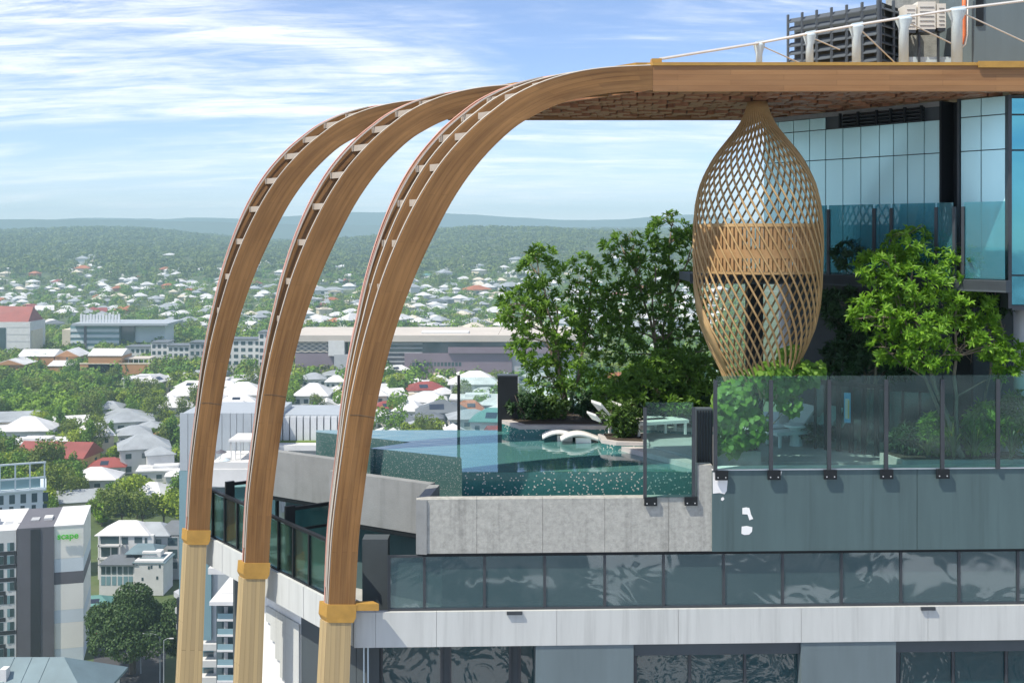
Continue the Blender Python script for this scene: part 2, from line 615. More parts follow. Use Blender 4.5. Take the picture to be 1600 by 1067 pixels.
def np_mesh(name, verts, faces, mat, smooth=False):
    """verts (n,3), faces (m,k) numpy"""
    me = bpy.data.meshes.new(name)
    k = faces.shape[1]
    me.vertices.add(len(verts))
    me.vertices.foreach_set("co", np.ascontiguousarray(verts, dtype=np.float32).ravel())
    me.loops.add(faces.size)
    me.loops.foreach_set("vertex_index", np.ascontiguousarray(faces, dtype=np.int32).ravel())
    me.polygons.add(len(faces))
    me.polygons.foreach_set("loop_start", np.arange(0, faces.size, k, dtype=np.int32))
    if smooth:
        me.polygons.foreach_set("use_smooth", np.ones(len(faces), dtype=bool))
    me.update(calc_edges=True)
    me.materials.append(MATS[mat])
    return me


def link(name, me, parent=None):
    o = bpy.data.objects.new(name, me)
    o.parent = parent
    col.objects.link(o)
    return o


def tag(o, label=None, cat=None, group=None, kind=None):
    if label: o["label"] = label
    if cat: o["category"] = cat
    if group: o["group"] = group
    if kind: o["kind"] = kind
    return o


def thing(name, label, cat, loc=(0, 0, 0), group=None, rz=0.0):
    o = bpy.data.objects.new(name, None)
    o.empty_display_size = 0.3
    o.location = loc
    o.rotation_euler = (0, 0, rz)
    col.objects.link(o)
    return tag(o, label, cat, group)


def copy_tree(o, parent=None):
    c = o.copy()
    col.objects.link(c)
    c.parent = parent
    for ch in list(o.children):
        copy_tree(ch, c)
    return c


# ------------------------------------------------------------------ terrain
GZ = -100.0


def smooth(a, b, x):
    t = np.clip((x - a) / (b - a), 0, 1)
    return t * t * (3 - 2 * t)


def terrain(x, y):
    x = np.asarray(x, dtype=float)
    y = np.asarray(y, dtype=float)
    h = 78 * smooth(1300, 3600, y) + 14 * smooth(3000, 4300, y)
    h = h + smooth(900, 2600, y) * (9 * np.sin(x / 310 + 1.0) + 7 * np.sin(x / 170 + y / 420) + 5 * np.sin(y / 260 + 0.6 + x / 600))
    h = h + smooth(3000, 4000, y) * (11 * np.sin(x / 420 + 0.4) + 7 * np.sin(x / 190 + 2)) + 9 * smooth(300, 1600, x) * smooth(2500, 4000, y)
    h = h + smooth(400, 800, y) * (2.5 * np.sin(x / 60 + 0.5) * np.sin(y / 75))
    h = h - 140 * smooth(4500, 6200, y)
    return GZ + h


def _ss(a, b, x):
    t = min(1.0, max(0.0, (x - a) / (b - a)))
    return t * t * (3 - 2 * t)


def tz(x, y):
    """terrain() for one point"""
    s = math.sin
    h = 78 * _ss(1300, 3600, y) + 14 * _ss(3000, 4300, y)
    h += _ss(900, 2600, y) * (9 * s(x / 310 + 1.0) + 7 * s(x / 170 + y / 420) + 5 * s(y / 260 + 0.6 + x / 600))
    h += _ss(3000, 4000, y) * (11 * s(x / 420 + 0.4) + 7 * s(x / 190 + 2)) + 9 * _ss(300, 1600, x) * _ss(2500, 4000, y)
    h += _ss(400, 800, y) * (2.5 * s(x / 60 + 0.5) * s(y / 75))
    h -= 140 * _ss(4500, 6200, y)
    return GZ + h


def ground_at(px, py):
    """where the sight line of a pixel meets the terrain"""
    k = (py - HY) / F
    q = (px - 800) / F
    d = max(150.0, min(1200.0, 88.0 / max(k, 1e-4)))
    while d < 5200:
        if -k * d <= tz(q * d, d):
            break
        d *= 1.008
    return q * d, d


xs = np.concatenate([np.linspace(-9000, -2600, 12), np.linspace(-2400, 2400, 97), np.linspace(2600, 9000, 12)])
ys = np.concatenate([np.linspace(-6000, 100, 12), np.linspace(140, 1200, 40), np.linspace(1250, 6400, 90), np.linspace(6800, 20000, 12)])
XX, YY = np.meshgrid(xs, ys)
ZZ = terrain(XX, YY)
vv = np.stack([XX.ravel(), YY.ravel(), ZZ.ravel()], 1)
nx, ny = len(xs), len(ys)
ii = np.arange(nx * ny).reshape(ny, nx)
ff = np.stack([ii[:-1, :-1].ravel(), ii[:-1, 1:].ravel(), ii[1:, 1:].ravel(), ii[1:, :-1].ravel()], 1)


def ground_mat():
    m = bpy.data.materials.new("suburb_ground")
    m.use_nodes = True
    t = m.node_tree
    b = t.nodes["Principled BSDF"]
    b.inputs["Roughness"].default_value = 0.9
    g = N(t, "ShaderNodeNewGeometry")
    n1 = N(t, "ShaderNodeTexNoise")
    setin(n1, Scale=0.03, Detail=6.0, Roughness=0.7)
    t.links.new(g.outputs["Position"], n1.inputs["Vector"])
    r = N(t, "ShaderNodeValToRGB")
    e = r.color_ramp.elements
    e[0].position, e[0].color = 0.30, (0.035, 0.06, 0.02, 1)
    e[1].position, e[1].color = 0.72, (0.19, 0.18, 0.13, 1)
    k = e.new(0.5); k.color = (0.07, 0.105, 0.03, 1)
    k = e.new(0.60); k.color = (0.10, 0.12, 0.05, 1)
    t.links.new(n1.outputs[0], r.inputs[0])
    vr = N(t, "ShaderNodeTexVoronoi", distance="CHEBYCHEV")  # unseen ground: invented grey and white cells, put in for the glass reflections
    vr.inputs["Scale"].default_value = 0.05
    t.links.new(g.outputs["Position"], vr.inputs["Vector"])
    r2 = N(t, "ShaderNodeValToRGB")
    r2.color_ramp.interpolation = "EASE"
    e2 = r2.color_ramp.elements
    e2[0].position, e2[0].color = 0.0, (0.10, 0.115, 0.125, 1)
    e2[1].position, e2[1].color = 0.80, (0.62, 0.63, 0.64, 1)
    k = e2.new(0.35); k.color = (0.17, 0.185, 0.195, 1)
    k = e2.new(0.6); k.color = (0.06, 0.08, 0.09, 1)
    sx = N(t, "ShaderNodeSeparateColor")
    t.links.new(vr.outputs["Color"], sx.inputs[0])
    t.links.new(sx.outputs[0], r2.inputs[0])
    sp = N(t, "ShaderNodeSeparateXYZ")
    t.links.new(g.outputs["Position"], sp.inputs[0])
    lt = N(t, "ShaderNodeMath", operation="LESS_THAN")
    lt.inputs[1].default_value = 150.0
    t.links.new(sp.outputs["Y"], lt.inputs[0])
    mxg = N(t, "ShaderNodeMix", data_type="RGBA")
    t.links.new(lt.outputs[0], mxg.inputs[0])
    t.links.new(r.outputs[0], mxg.inputs[6])
    t.links.new(r2.outputs[0], mxg.inputs[7])
    t.links.new(mxg.outputs[2], b.inputs["Base Color"])
    MATS["suburb_ground"] = m


ground_mat()
tag(link("ground", np_mesh("ground", vv, ff, "suburb_ground", True)), kind="structure")

# far mountain ranges: solid ridges with a front and a back slope
pm("far_hill", (0.06, 0.085, 0.06), 0.95, 0.2, 0.002)


def ridge(name, y, base, amp, seed, x0, x1, depth):
    xs_ = np.linspace(x0, x1, 160)
    hs = np.array([base + amp * (0.62 * mnoise.fractal(Vector((x / 1500.0, seed, 0)), 1.0, 2.1, 5) + 0.3 * math.sin(x / 1700.0 + seed)) for x in xs_])
    rows = []
    for j, (dy_, hh) in enumerate(((-depth, 0.0), (-depth * 0.55, 0.55), (0, 1.0), (depth * 0.6, 0.5), (depth, 0.0))):
        z = GZ - 30 + (hs - GZ + 30) * hh
        rows.append(np.stack([xs_, np.full_like(xs_, y + dy_) + 150 * np.sin(xs_ / 500 + j), z], 1))
    v = np.concatenate(rows)
    n = len(xs_)
    i_ = np.arange(n * 5).reshape(5, n)
    f_ = np.stack([i_[:-1, :-1].ravel(), i_[:-1, 1:].ravel(), i_[1:, 1:].ravel(), i_[1:, :-1].ravel()], 1)
    tag(link(name, np_mesh(name, v, f_, "far_hill", True)), kind="structure")


ridge("hills", 5900, 40, 45, 3.3, -4500, 4500, 500)
ridge("hills", 7400, 88, 80, 8.1, -5500, 5500, 700)

# ------------------------------------------------------------------ the tower: shared lines
BD = Vector((-0.612, 0.791, 0)).normalized()      # direction in which the arches step back
Z_SLAB_T, Z_SLAB_B = -8.32, -9.09
Z_WALL_B = -7.04
Z_POOL = -5.48
Z_BEAM_T, Z_BEAM_B = 3.64, 3.08
FX0 = -3.47


def fd(x):
    """depth of the front facade at plan position x (it turns away slightly)"""
    return 25.3 + (x - FX0) * 0.0334


def fx(px, extra=0.0):
    """plan x on the facade (set back by extra) that lies on picture column px"""
    t = (px - 800) / F
    return t * (25.3 + extra - FX0 * 0.0334) / (1 - 0.0334 * t)


def fpt(px, extra=0.0):
    x = fx(px, extra)
    return (x, fd(x) + extra)


def zpx(py, d):
    return -(py - HY) / F * d


# --------------------------------------------- front facade of the tower
tower = thing("apartment_tower", "white and slate apartment tower carrying the rooftop pool terrace", "building", (2.0, 27.0, -12.5))
# white spandrel panels along the front
edges = [553, 587, 682, 870, 1060, 1252, 1450, 1660, 1870, 2080]
for a, b in zip(edges[:-1], edges[1:]):
    MB().wall(fpt(a + 0.25), fpt(b - 0.25), Z_SLAB_B, Z_SLAB_T, 0.12, 0).build("spandrel_panel", "white_panel", tower)
MB().wall(fpt(556, 0.14), fpt(2090, 0.14), Z_SLAB_B + 0.02, Z_SLAB_T - 0.02, 0.10, 0).build("spandrel_backing", "concrete_pale", tower)
# white spandrel along the receding flank
C0 = Vector((FX0, 25.3, 0))


def lpt(t, inset=0.0):
    """flank plan point t metres back from the front corner, inset towards the building"""
    n = Vector((0.791, 0.612, 0))
    p = C0 + BD * t + n * inset
    return (p.x, p.y)


for a, b in ((0.05, 2.35), (2.37, 4.7), (4.72, 7.0), (7.02, 9.0)):
    MB().wall(lpt(a), lpt(b), Z_SLAB_B + 0.02, Z_SLAB_T, 0.12, 1).build("spandrel_panel", "white_panel", tower)
# terrace floor inside the spandrels
fl = [fpt(556, 0.25), fpt(2090, 0.25), (20.0, 36.0), (-2.0, 36.0), lpt(9.0, 0.2)]
MB().prism(fl, Z_SLAB_B, Z_SLAB_B + 0.25).build("floor_slab", "deck", tower)
# recessed wall of the terrace storey, dark columns, soffit
MB().wall((-1.6, 27.6), (20.0, 28.3), Z_SLAB_B, -7.1, 0.2, 0).build("recessed_wall", "slate_wall", tower)
for q0_, q1_ in (((-6.2, 31.5), (-4.2, 30.25)), ((-4.2, 30.25), (-4.1, 28.9)), ((-4.1, 28.9), (-1.7, 27.4)), ((-1.7, 27.4), (-1.6, 26.4))):
    MB().wall(q0_, q1_, Z_SLAB_B, -7.221, 0.15, 0).build("recessed_wall", "slate_wall", tower)
for px, w in ((586, 20), ):
    x0, x1 = fx(px - w, 0.9), fx(px + w, 0.9)
    MB().box(x0, x1, fd(x0) + 0.9, fd(x0) + 1.35, Z_SLAB_B, -6.95).build("column", "slate_dark", tower)
MB().wall(fpt(2090, 0.1), fpt(652, 0.1), Z_WALL_B - 0.02, Z_WALL_B - 0.09, 0.3, 1).build("head_rail", "black_metal", tower)
MB().prism([fpt(654, 0.42), fpt(2090, 0.42), (20, 30), (-1, 30)], Z_WALL_B - 0.01, Z_WALL_B + 0.12).build("soffit", "slate_dark", tower)
MB().prism([(-2.0, 25.75), (-1.85, 27.0), (-4.35, 28.55), (-4.35, 29.9), (-6.4, 31.2), (-5.0, 32.4), (-1.0, 30.0), (-1.0, 26.0)], -7.22, -7.06).build("soffit", "slate_dark", tower)
# concrete wall under the pool, in precast panels
for a, b in zip([650, 745, 848, 945, 1045], [745, 848, 945, 1045, 1112.5]):
    MB().wall(fpt(a + 0.25), fpt(b - 0.25), Z_WALL_B, -5.85, 0.30, 0).build("concrete_panel", "concrete", tower)
MB().wall(fpt(1090), fpt(1112.5), -5.849, -5.13, 0.28, 0).build("concrete_upstand", "concrete", tower)
# slate rendered wall with irregular white patches laid on it

def patched_wall():
    m = pm("slate_patched", (0.072, 0.118, 0.124), 0.7, 0.12, 1.6, 0.05, 8, stretch=(1, 1, 0.12), streak=0.30)
    return m


patched_wall()
for a, b in ((1113, 1432.6), (1433.4, 1750), (1750.8, 2090)):
    MB().wall(fpt(a, -0.05), fpt(b, -0.05), Z_WALL_B + 0.003, -5.24, 0.34, 0).build("slate_panel", "slate_patched", tower)
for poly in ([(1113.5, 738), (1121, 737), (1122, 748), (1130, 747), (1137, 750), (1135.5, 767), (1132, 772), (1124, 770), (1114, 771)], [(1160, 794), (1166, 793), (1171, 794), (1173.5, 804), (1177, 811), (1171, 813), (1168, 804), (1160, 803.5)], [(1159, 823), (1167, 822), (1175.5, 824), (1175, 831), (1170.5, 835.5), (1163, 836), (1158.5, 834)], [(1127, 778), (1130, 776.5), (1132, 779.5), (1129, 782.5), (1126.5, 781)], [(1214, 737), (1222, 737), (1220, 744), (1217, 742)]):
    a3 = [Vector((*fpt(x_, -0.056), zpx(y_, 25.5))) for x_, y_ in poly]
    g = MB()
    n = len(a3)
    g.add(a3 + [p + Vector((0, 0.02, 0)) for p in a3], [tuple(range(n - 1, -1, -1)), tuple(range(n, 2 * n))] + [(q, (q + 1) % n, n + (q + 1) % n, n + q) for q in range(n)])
    g.build("white_patch", "white_paint", tower)
MB().wall(fpt(1113, -0.07), fpt(2090, -0.07), -5.24, -5.215, 0.40, 0).build("wall_coping", "white_paint", tower)  # white strip: sun along the wall's top edge put into colour
# storey below the white band
MB().wall(fpt(556, 0.9), fpt(838, 0.9), -12.4, Z_SLAB_B, 0.2, 0).build("recessed_wall", "slate_dark", tower)
for px in (573, 596, 690, 703, 797, 812):
    MB().wall(fpt(px - 2, 0.84), fpt(px + 2, 0.84), -12.4, Z_SLAB_B - 0.002, 0.05, 0).build("mullion", "post_metal", tower)
for a, b in ((704, 796), (597, 689), (813, 834)):
    MB().wall(fpt(a, 0.87), fpt(b, 0.87), -12.4, Z_SLAB_B - 0.004, 0.02, 0).build("dark_pane", "window_glass", tower)
for px in (568.5, 575):
    MB().wall(fpt(px - 1, 0.1), fpt(px + 1, 0.1), -12.4, Z_SLAB_B - 0.003, 0.04, 0).build("downpipe", "steel_pale", tower)
for a, b in ((837, 990), (1252, 1400), (1700, 1860)):
    MB().wall(fpt(a, 0.03), fpt(b, 0.03), -12.4, Z_SLAB_B - 0.001, 0.9, 0).build("grey_wall", "grey_panel", tower)
for (a, b, panes) in ((990, 1252, [(995, 1075), (1080, 1162), (1166, 1246)]), (1400, 1700, [(1407, 1487), (1492, 1570), (1575, 1655)]), (1860, 2090, [(1867, 1947), (1952, 2030)])):
    MB().wall(fpt(a, 0.12), fpt(b, 0.12), -9.38, Z_SLAB_B - 0.002, 0.5, 0).build("window_head", "slate_dark", tower)
    for q, (c, d_) in enumerate(panes):
        w_ = MB().wall(fpt(c, 0.32), fpt(d_, 0.32), -12.4, -9.381, 0.03, 0).build("window_pane", "window_glass", tower)
    for c in [a + 2.5] + [(panes[k][1] + panes[k + 1][0]) / 2 for k in range(len(panes) - 1)] + [b - 2.5]:
        MB().wall(fpt(c - 2, 0.27), fpt(c + 2, 0.27), -12.4, -9.382, 0.08, 0).build("window_frame", "post_metal", tower)
MB().box(-2.4, 20, 26.6, 36, -13, -12.4).build("lower_slab", "slate_dark", tower)
# small spouts under the glass strip
for a, b in ((792, 816), (1440, 1462)):
    MB().wall(fpt(a, -0.06), fpt(b, -0.06), Z_SLAB_T - 0.07, Z_SLAB_T - 0.005, 0.06, 0).build("drain_spout", "post_metal", tower)
# under the flank: dark wall and the white wall, stepped shade built as greyer panels
MB().wall(lpt(0.25, 0.5), lpt(3.45, 0.5), -12.6, Z_SLAB_B + 0.01, 0.3, 1).build("flank_wall", "slate_dark", tower)
MB().wall(lpt(3.45, 0.5), lpt(5.9, 0.5), -12.6, Z_SLAB_B + 0.01, 0.3, 1).build("flank_wall", "white_paint", tower)
for k in range(6):
    MB().wall(lpt(3.46, 0.5), lpt(5.3 - 0.27 * k, 0.5), -9.6 - 0.40 * (k + 1), -9.602 - 0.40 * k, 0.06, 0).build("stepped_shade", "white_panel", tower)
MB().wall(lpt(6.0, 1.2), lpt(9.0, 1.2), -12.6, Z_SLAB_B + 0.01, 0.3, 1).build("flank_wall", "slate_dark", tower)

# glass strip between the spandrel and the pool wall
strip = thing("glass_balustrade", "long strip of wavy reflecting glass panes above the white front band", "balustrade", (3.0, 25.6, Z_SLAB_T))
bars = [608, 663, 757, 851, 945, 1037, 1131, 1223, 1315, 1408, 1499, 1591, 1683, 1775, 1867, 1959, 2051]
for a, b in zip(bars[:-1], bars[1:]):
    MB().wall(fpt(a + 2.0, 0.12), fpt(b - 2.0, 0.12), Z_SLAB_T + 0.05, Z_WALL_B - 0.10, 0.015, 0).build("glass_pane", "strip_glass", strip)
for px in bars:
    MB().wall(fpt(px - 2.0, 0.09), fpt(px + 2.0, 0.09), Z_SLAB_T + 0.0, Z_WALL_B - 0.094, 0.07, 0).build("post", "post_metal", strip)
MB().wall(fpt(606, 0.08), fpt(2090, 0.08), Z_SLAB_T + 0.001, Z_SLAB_T + 0.05, 0.09, 0).build("bottom_rail", "post_metal", strip)
MB().wall(fpt(606, 0.08), fpt(660, 0.08), Z_WALL_B - 0.10, Z_WALL_B - 0.06, 0.07, 0).build("top_rail", "post_metal", strip)

# balustrade on the flank
side = thing("glass_balustrade", "balcony glass balustrade with black posts receding between the arch columns", "balustrade", (lpt(4, 0.1)[0], lpt(4, 0.1)[1], Z_SLAB_T))
ts = [0.6, 1.45, 2.3, 3.1, 3.9, 4.7, 5.5, 6.3, 7.1, 7.9, 8.7]
for a, b in zip(ts[:-1], ts[1:]):
    MB().wall(lpt(a + 0.03, 0.12), lpt(b - 0.03, 0.12), Z_SLAB_T + 0.04, -7.12, 0.015, 1).build("glass_pane", "fence_glass", side)
for t_ in ts:
    MB().wall(lpt(t_ - 0.03, 0.09), lpt(t_ + 0.03, 0.09), Z_SLAB_T, -7.0801, 0.07, 1).build("post", "black_metal", side)
MB().wall(lpt(0.5, 0.08), lpt(8.8, 0.08), -7.08, -7.02, 0.10, 1).build("top_rail", "black_metal", side)
MB().wall(lpt(0.5, 0.08), lpt(8.8, 0.08), Z_SLAB_T + 0.0, Z_SLAB_T + 0.035, 0.06, 1).build("bottom_rail", "black_metal", side)
for t_, nm in ((3.75, "second"), (7.3, "far")):
    lab = {"second": "black metal privacy screen on the balcony between second and third arch columns", "far": "black metal privacy screen on the balcony between first and second arch columns"}[nm]
    sg = thing("privacy_screen", lab, "screen", (lpt(t_, 0.2)[0], lpt(t_, 0.2)[1], Z_SLAB_T))
    p0, p1 = lpt(t_, 0.22), lpt(t_ - 0.1, 1.7)
    MB().wall(p0, lpt(t_ - 0.02, 0.46), Z_SLAB_T, -6.72, 0.10, 0.5).build("post", "black_metal", sg)
    MB().wall(lpt(t_ - 0.02, 0.46), p1, -6.84, -6.76, 0.08, 0.5).build("top_rail", "black_metal", sg)
    MB().wall(lpt(t_ - 0.02, 0.46), p1, -7.36, -7.30, 0.06, 0.5).build("middle_rail", "black_metal", sg)
    MB().wall(lpt(t_ - 0.02, 0.47), p1, Z_SLAB_T, -6.85, 0.02, 0.5).build("glass_pane", "fence_glass", sg)
    MB().wall(lpt(t_ - 0.1, 1.66), lpt(t_ - 0.1, 1.74), Z_SLAB_T, -6.75, 0.08, 0.5).build("post", "black_metal", sg)

# zig-zag parapet walls of the pool gutter on the flank
para = thing("pool_parapet", "pale grey staggered parapet wall below the infinity edge", "parapet", (-3.0, 28.0, -7.2))
for (p0, p1, z0, z1) in (((-6.60, 31.1), (-4.45, 29.75), -7.05, -5.85), ((-4.52, 28.45), (-1.93, 26.9), -7.05, -5.852), ((-1.93, 26.9), (fx(650), fd(fx(650)) + 0.0), -7.05, -5.853)):
    MB().wall(p0, p1, z0, z1, 0.24, 0).build("parapet_wall", "concrete_pale", para)
MB().wall((-4.45, 29.75), (-4.30, 28.3), -7.05, -5.855, 0.2, 0).build("parapet_wall", "concrete_pale", para)
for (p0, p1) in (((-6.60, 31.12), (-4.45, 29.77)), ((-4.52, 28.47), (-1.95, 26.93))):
    MB().wall(p0, p1, -7.16, -7.052, 0.26, 0).build("dark_strip", "black_metal", para)  # black strip below each parapet run
# gutter floor
MB().prism([(-6.4, 31.2), (-4.4, 29.9), (-4.3, 28.7), (-1.85, 27.15), (fx(655) + 0.2, fd(fx(655)) + 0.1), (4.4, 25.8), (4.4, 27), (-1, 28), (-3, 31), (-5, 32.4)], -6.7, -6.5).build("gutter_floor", "slate_dark", para)

# --------------------------------------------- infinity pool
pool = thing("infinity_pool", "teal mosaic tiled infinity pool with zigzag edge on the terrace", "pool", (1.0, 29.0, -6.6))
edge = [(4.35, 26.5), (-1.15, 26.5), (-1.24, 28.2), (-3.62, 29.45), (-2.66, 30.28), (-5.42, 31.85), (-5.45, 32.15), (9.0, 32.15), (9.0, 27.6), (7.5, 26.6)]
for k in range(6):
    a, b = edge[k], edge[k + 1]
    MB().wall(a, b, -6.7, Z_POOL - 0.004, 0.14, 1).build("tiled_wall", "pool_mosaic" if k == 0 else "pool_mosaic_fine", pool)
MB().prism([(9.0, 26.9), (-0.9, 26.9), (-0.9, 28.4), (-2.2, 29.6), (-2.2, 31.8), (9.0, 31.8)], -6.69, -6.6).build("basin", "pool_mosaic", pool)
g = MB()
g.add([(p[0], p[1], Z_POOL) for p in edge], [tuple(range(len(edge) - 1, -1, -1))])
tag(g.build("pool_water", "pool_water"), kind="structure")
# pool surround to the right: slanting stepped coping
MB().prism([(2.62, 29.75), (2.62, 29.25), (4.28, 26.65), (4.62, 26.65), (3.4, 29.0), (3.4, 29.75)], -6.6, -5.36).build("pool_coping", "coping", pool)
MB().prism([(4.62, 26.45), (9.5, 26.62), (9.5, 27.0), (4.55, 26.85)], -6.6, -5.40).build("pool_coping", "coping", pool)
# terrace deck beyond and right of the pool
MB().prism([(4.66, 26.9), (20.0, 27.1), (20.0, 34.5), (3.0, 34.5), (3.45, 29.0)], -5.6, -5.33).build("terrace_deck", "deck", pool)
MB().prism([fpt(1115, 0.3), fpt(2090, 0.3), (20.0, 27.1), (4.66, 26.88)], -5.6, -5.42).build("terrace_strip", "deck", pool)

# planters
plant1 = thing("planter", "long pale planter box behind the pool under the two leafy trees", "planter", (1.5, 32.5, -5.5))
pl1 = [(-0.28, 32.6), (-0.28, 31.9), (0.22, 30.95), (3.3, 30.95), (4.6, 30.6), (6.0, 30.6), (6.0, 34.4), (-0.28, 34.4)]
MB().prism(pl1, -5.6, -5.26).build("planter_wall", "pool_mosaic", plant1)
MB().prism(pl1, -5.258, -5.16).build("planter_rim", "coping", plant1)
inn = [(-0.05, 32.6), (-0.05, 32.0), (0.35, 31.2), (3.4, 31.2), (4.7, 30.85), (5.8, 30.85), (5.8, 34.2), (-0.05, 34.2)]
MB().prism(inn, -5.16, -5.13).build("planter_soil", "soil", plant1)
plant2 = thing("planter", "small low planter of shrubs jutting into the pool", "planter", (2.9, 29.5, -5.6))
pl2 = [(2.25, 30.2), (2.28, 29.35), (2.62, 29.05), (3.45, 28.95), (3.5, 30.3)]
MB().prism(pl2, -5.7, -5.34).build("planter_wall", "pool_mosaic", plant2)
MB().prism(pl2, -5.338, -5.25).build("planter_rim", "coping", plant2)
MB().prism([(2.4, 30.1), (2.43, 29.45), (2.7, 29.2), (3.3, 29.12), (3.35, 30.2)], -5.25, -5.22).build("planter_soil", "soil", plant2)
plant3 = thing("planter", "planter bed along the glass fence under the bright tree", "planter", (9.5, 26.3, -5.5))
MB().prism([fpt(1410, 0.32), fpt(2090, 0.32), (18.2, 27.2), (8.6, 26.95)], -5.42, -5.12).build("planter_wall", "coping", plant3)
MB().prism([fpt(1412, 0.42), fpt(2090, 0.42), (18.1, 27.1), (8.7, 26.85)], -5.12, -5.09).build("planter_soil", "soil", plant3)
plant4 = thing("planter", "grey planter tub below the vine at the nest", "planter", (5.3, 27.0, -5.4))
MB().prism([(4.72, 26.55), (5.75, 26.6), (5.9, 27.6), (4.7, 27.6)], -5.40, -5.02).build("planter_wall", "coping", plant4)
MB().prism([(4.8, 26.62), (5.68, 26.67), (5.8, 27.5), (4.8, 27.5)], -5.02, -4.99).build("planter_soil", "soil", plant4)

# wavy in-pool loungers
for k, (lx, ly, lb) in enumerate(((1.55, 30.65, "white wavy pool lounger nearest the long planter, left of two"), (2.02, 30.35, "white wavy pool lounger beside the small shrub planter, right of two"))):
    r_ = thing("pool_lounger", lb, "lounger", (lx, ly, Z_POOL), "wavy loungers in the pool shallows")
    g = MB()
    n = 16
    vs = []
    for i in range(n + 1):
        s_ = i / n
        cx = -0.75 + 1.5 * s_
        zz = 0.10 + 0.15 * math.sin(s_ * math.pi * 1.5 + 0.35) + 0.09 * s_
        for (yy, dz) in ((-0.26, 0), (0.26, 0), (0.26, -0.07), (-0.26, -0.07)):
            vs.append((lx + cx, ly + yy + 0.25 * cx, Z_POOL + zz + dz))
    fs = []
    for i in range(n):
        for q in range(4):
            fs.append((i * 4 + q, i * 4 + (q + 1) % 4, i * 4 + 4 + (q + 1) % 4, i * 4 + 4 + q))
    fs += [(3, 2, 1, 0), (n * 4, n * 4 + 1, n * 4 + 2, n * 4 + 3)]
    g.add(vs, fs)
    g.build("seat_shell", "lounger_white", r_, True)
    MB().box(lx - 0.35, lx + 0.05, ly - 0.2, ly + 0.15, Z_POOL - 0.1, Z_POOL + 0.14).build("base_block", "lounger_white", r_)


def sun_lounger(x, y, z, rz, label, group):
    r = thing("sun_lounger", label, "lounger", (x, y, z), group)
    ca, sa = math.cos(rz), math.sin(rz)

    def T(p):
        return (x + p[0] * ca - p[1] * sa, y + p[0] * sa + p[1] * ca, z + p[2])

    def bx(nm, x0, x1, y0, y1, z0, z1, tilt=0.0, mat="lounger_white"):
        g = MB().box(x0, x1, y0, y1, z0, z1)
        if tilt:
            g.v = [(x1 - (x1 - p[0]) * math.cos(tilt) + (p[2] - z0) * math.sin(tilt) * 0, p[1], p[2] + (x1 - p[0]) * math.sin(tilt)) for p in g.v]
        g.v = [T(p) for p in g.v]
        g.build(nm, mat, r)
    bx("seat", -0.35, 1.15, -0.31, 0.31, 0.30, 0.38)
    bx("backrest", -1.05, -0.36, -0.31, 0.31, 0.31, 0.38, 0.85)
    for lx in (-0.3, 1.05):
        for ly in (-0.28, 0.28):
            bx("leg", lx - 0.03, lx + 0.03, ly - 0.03, ly + 0.03, 0.0, 0.30)
    bx("headrest", -1.03, -0.8, -0.29, 0.29, 0.385, 0.44, 0.85)


sun_lounger(2.95, 30.2, -5.25, 0.35, "white reclined sun lounger rising behind the small planter, left of the pair", "white loungers behind the planter shrubs")
sun_lounger(3.45, 30.05, -5.25, 0.35, "white reclined sun lounger behind the small planter, right of the pair by the glass", "white loungers behind the planter shrubs")
sun_lounger(6.95, 29.6, -5.33, 3.5, "white sun lounger on the deck beside the vine, left of the round table", "sun loungers on the deck behind the glass fence")
sun_lounger(7.55, 29.3, -5.33, 3.5, "white sun lounger on the deck nearest the folding glass doors", "sun loungers on the deck behind the glass fence")
tb = thing("side_table", "round white pedestal table between the deck loungers", "table", (7.15, 29.0, -5.33))
MB().lathe([(0.02, 0.47), (0.30, 0.47), (0.31, 0.50), (0.30, 0.53), (0.02, 0.53)], 20, (7.15, 29.0, -5.33)).build("table_top", "lounger_white", tb)
MB().lathe([(0.17, 0), (0.15, 0.1), (0.13, 0.35), (0.18, 0.47)], 14, (7.15, 29.0, -5.33)).build("pedestal", "lounger_white", tb)

# dark boxes and slim glass screen at the pool
db = thing("dark_cabinet", "tall black cabinet at the far pool edge beside the long planter", "cabinet", (-0.1, 32.2, -5.5))
MB().box(-0.40, 0.16, 31.95, 32.3, -5.5, -3.97).build("cabinet_body", "black_metal", db)
MB().box(-0.41, 0.17, 31.94, 32.31, -3.969, -3.93).build("cabinet_top", "post_metal", db)
db2 = thing("dark_cabinet", "black ribbed cabinet between the pool glass panel and the vine", "cabinet", (4.2, 26.0, -5.8))
x0, x1 = fx(1087, 0.6), fx(1113, 0.6)
MB().box(x0, x1, 26.1, 26.4, -5.85, -3.97).build("cabinet_body", "slate_dark", db2)
for k in range(6):
    xx = x0 + (x1 - x0) * (k + 0.5) / 6
    MB().box(xx - 0.012, xx + 0.012, 26.07, 26.099, -5.8, -4.0).build("rib", "black_metal", db2)
sg = thing("glass_screen", "frameless glass screen with slim black post at the far infinity edge", "screen", (-1.0, 32.2, Z_POOL))
MB().box(-1.53, -1.45, 32.17, 32.25, Z_POOL - 0.2, -3.96).build("post", "black_metal", sg)
MB().box(-1.44, -0.42, 32.20, 32.215, Z_POOL - 0.1, -4.02).build("glass_pane", "pool_glass", sg)
sg = thing("glass_screen", "frameless glass screen behind the planter to the right of the black cabinet", "screen", (2.0, 34.5, -5.2))
for k in range(4):
    MB().box(0.2 + 1.5 * k, 1.66 + 1.5 * k, 34.5, 34.515, -5.2, -4.0).build("glass_pane", "pool_glass", sg)

# glass panel in front of the pool with brackets
gp = thing("glass_barrier", "single greenish glass panel bracketed to the concrete pool wall", "fence", (fx(1045), fd(fx(1045)), -6.0))


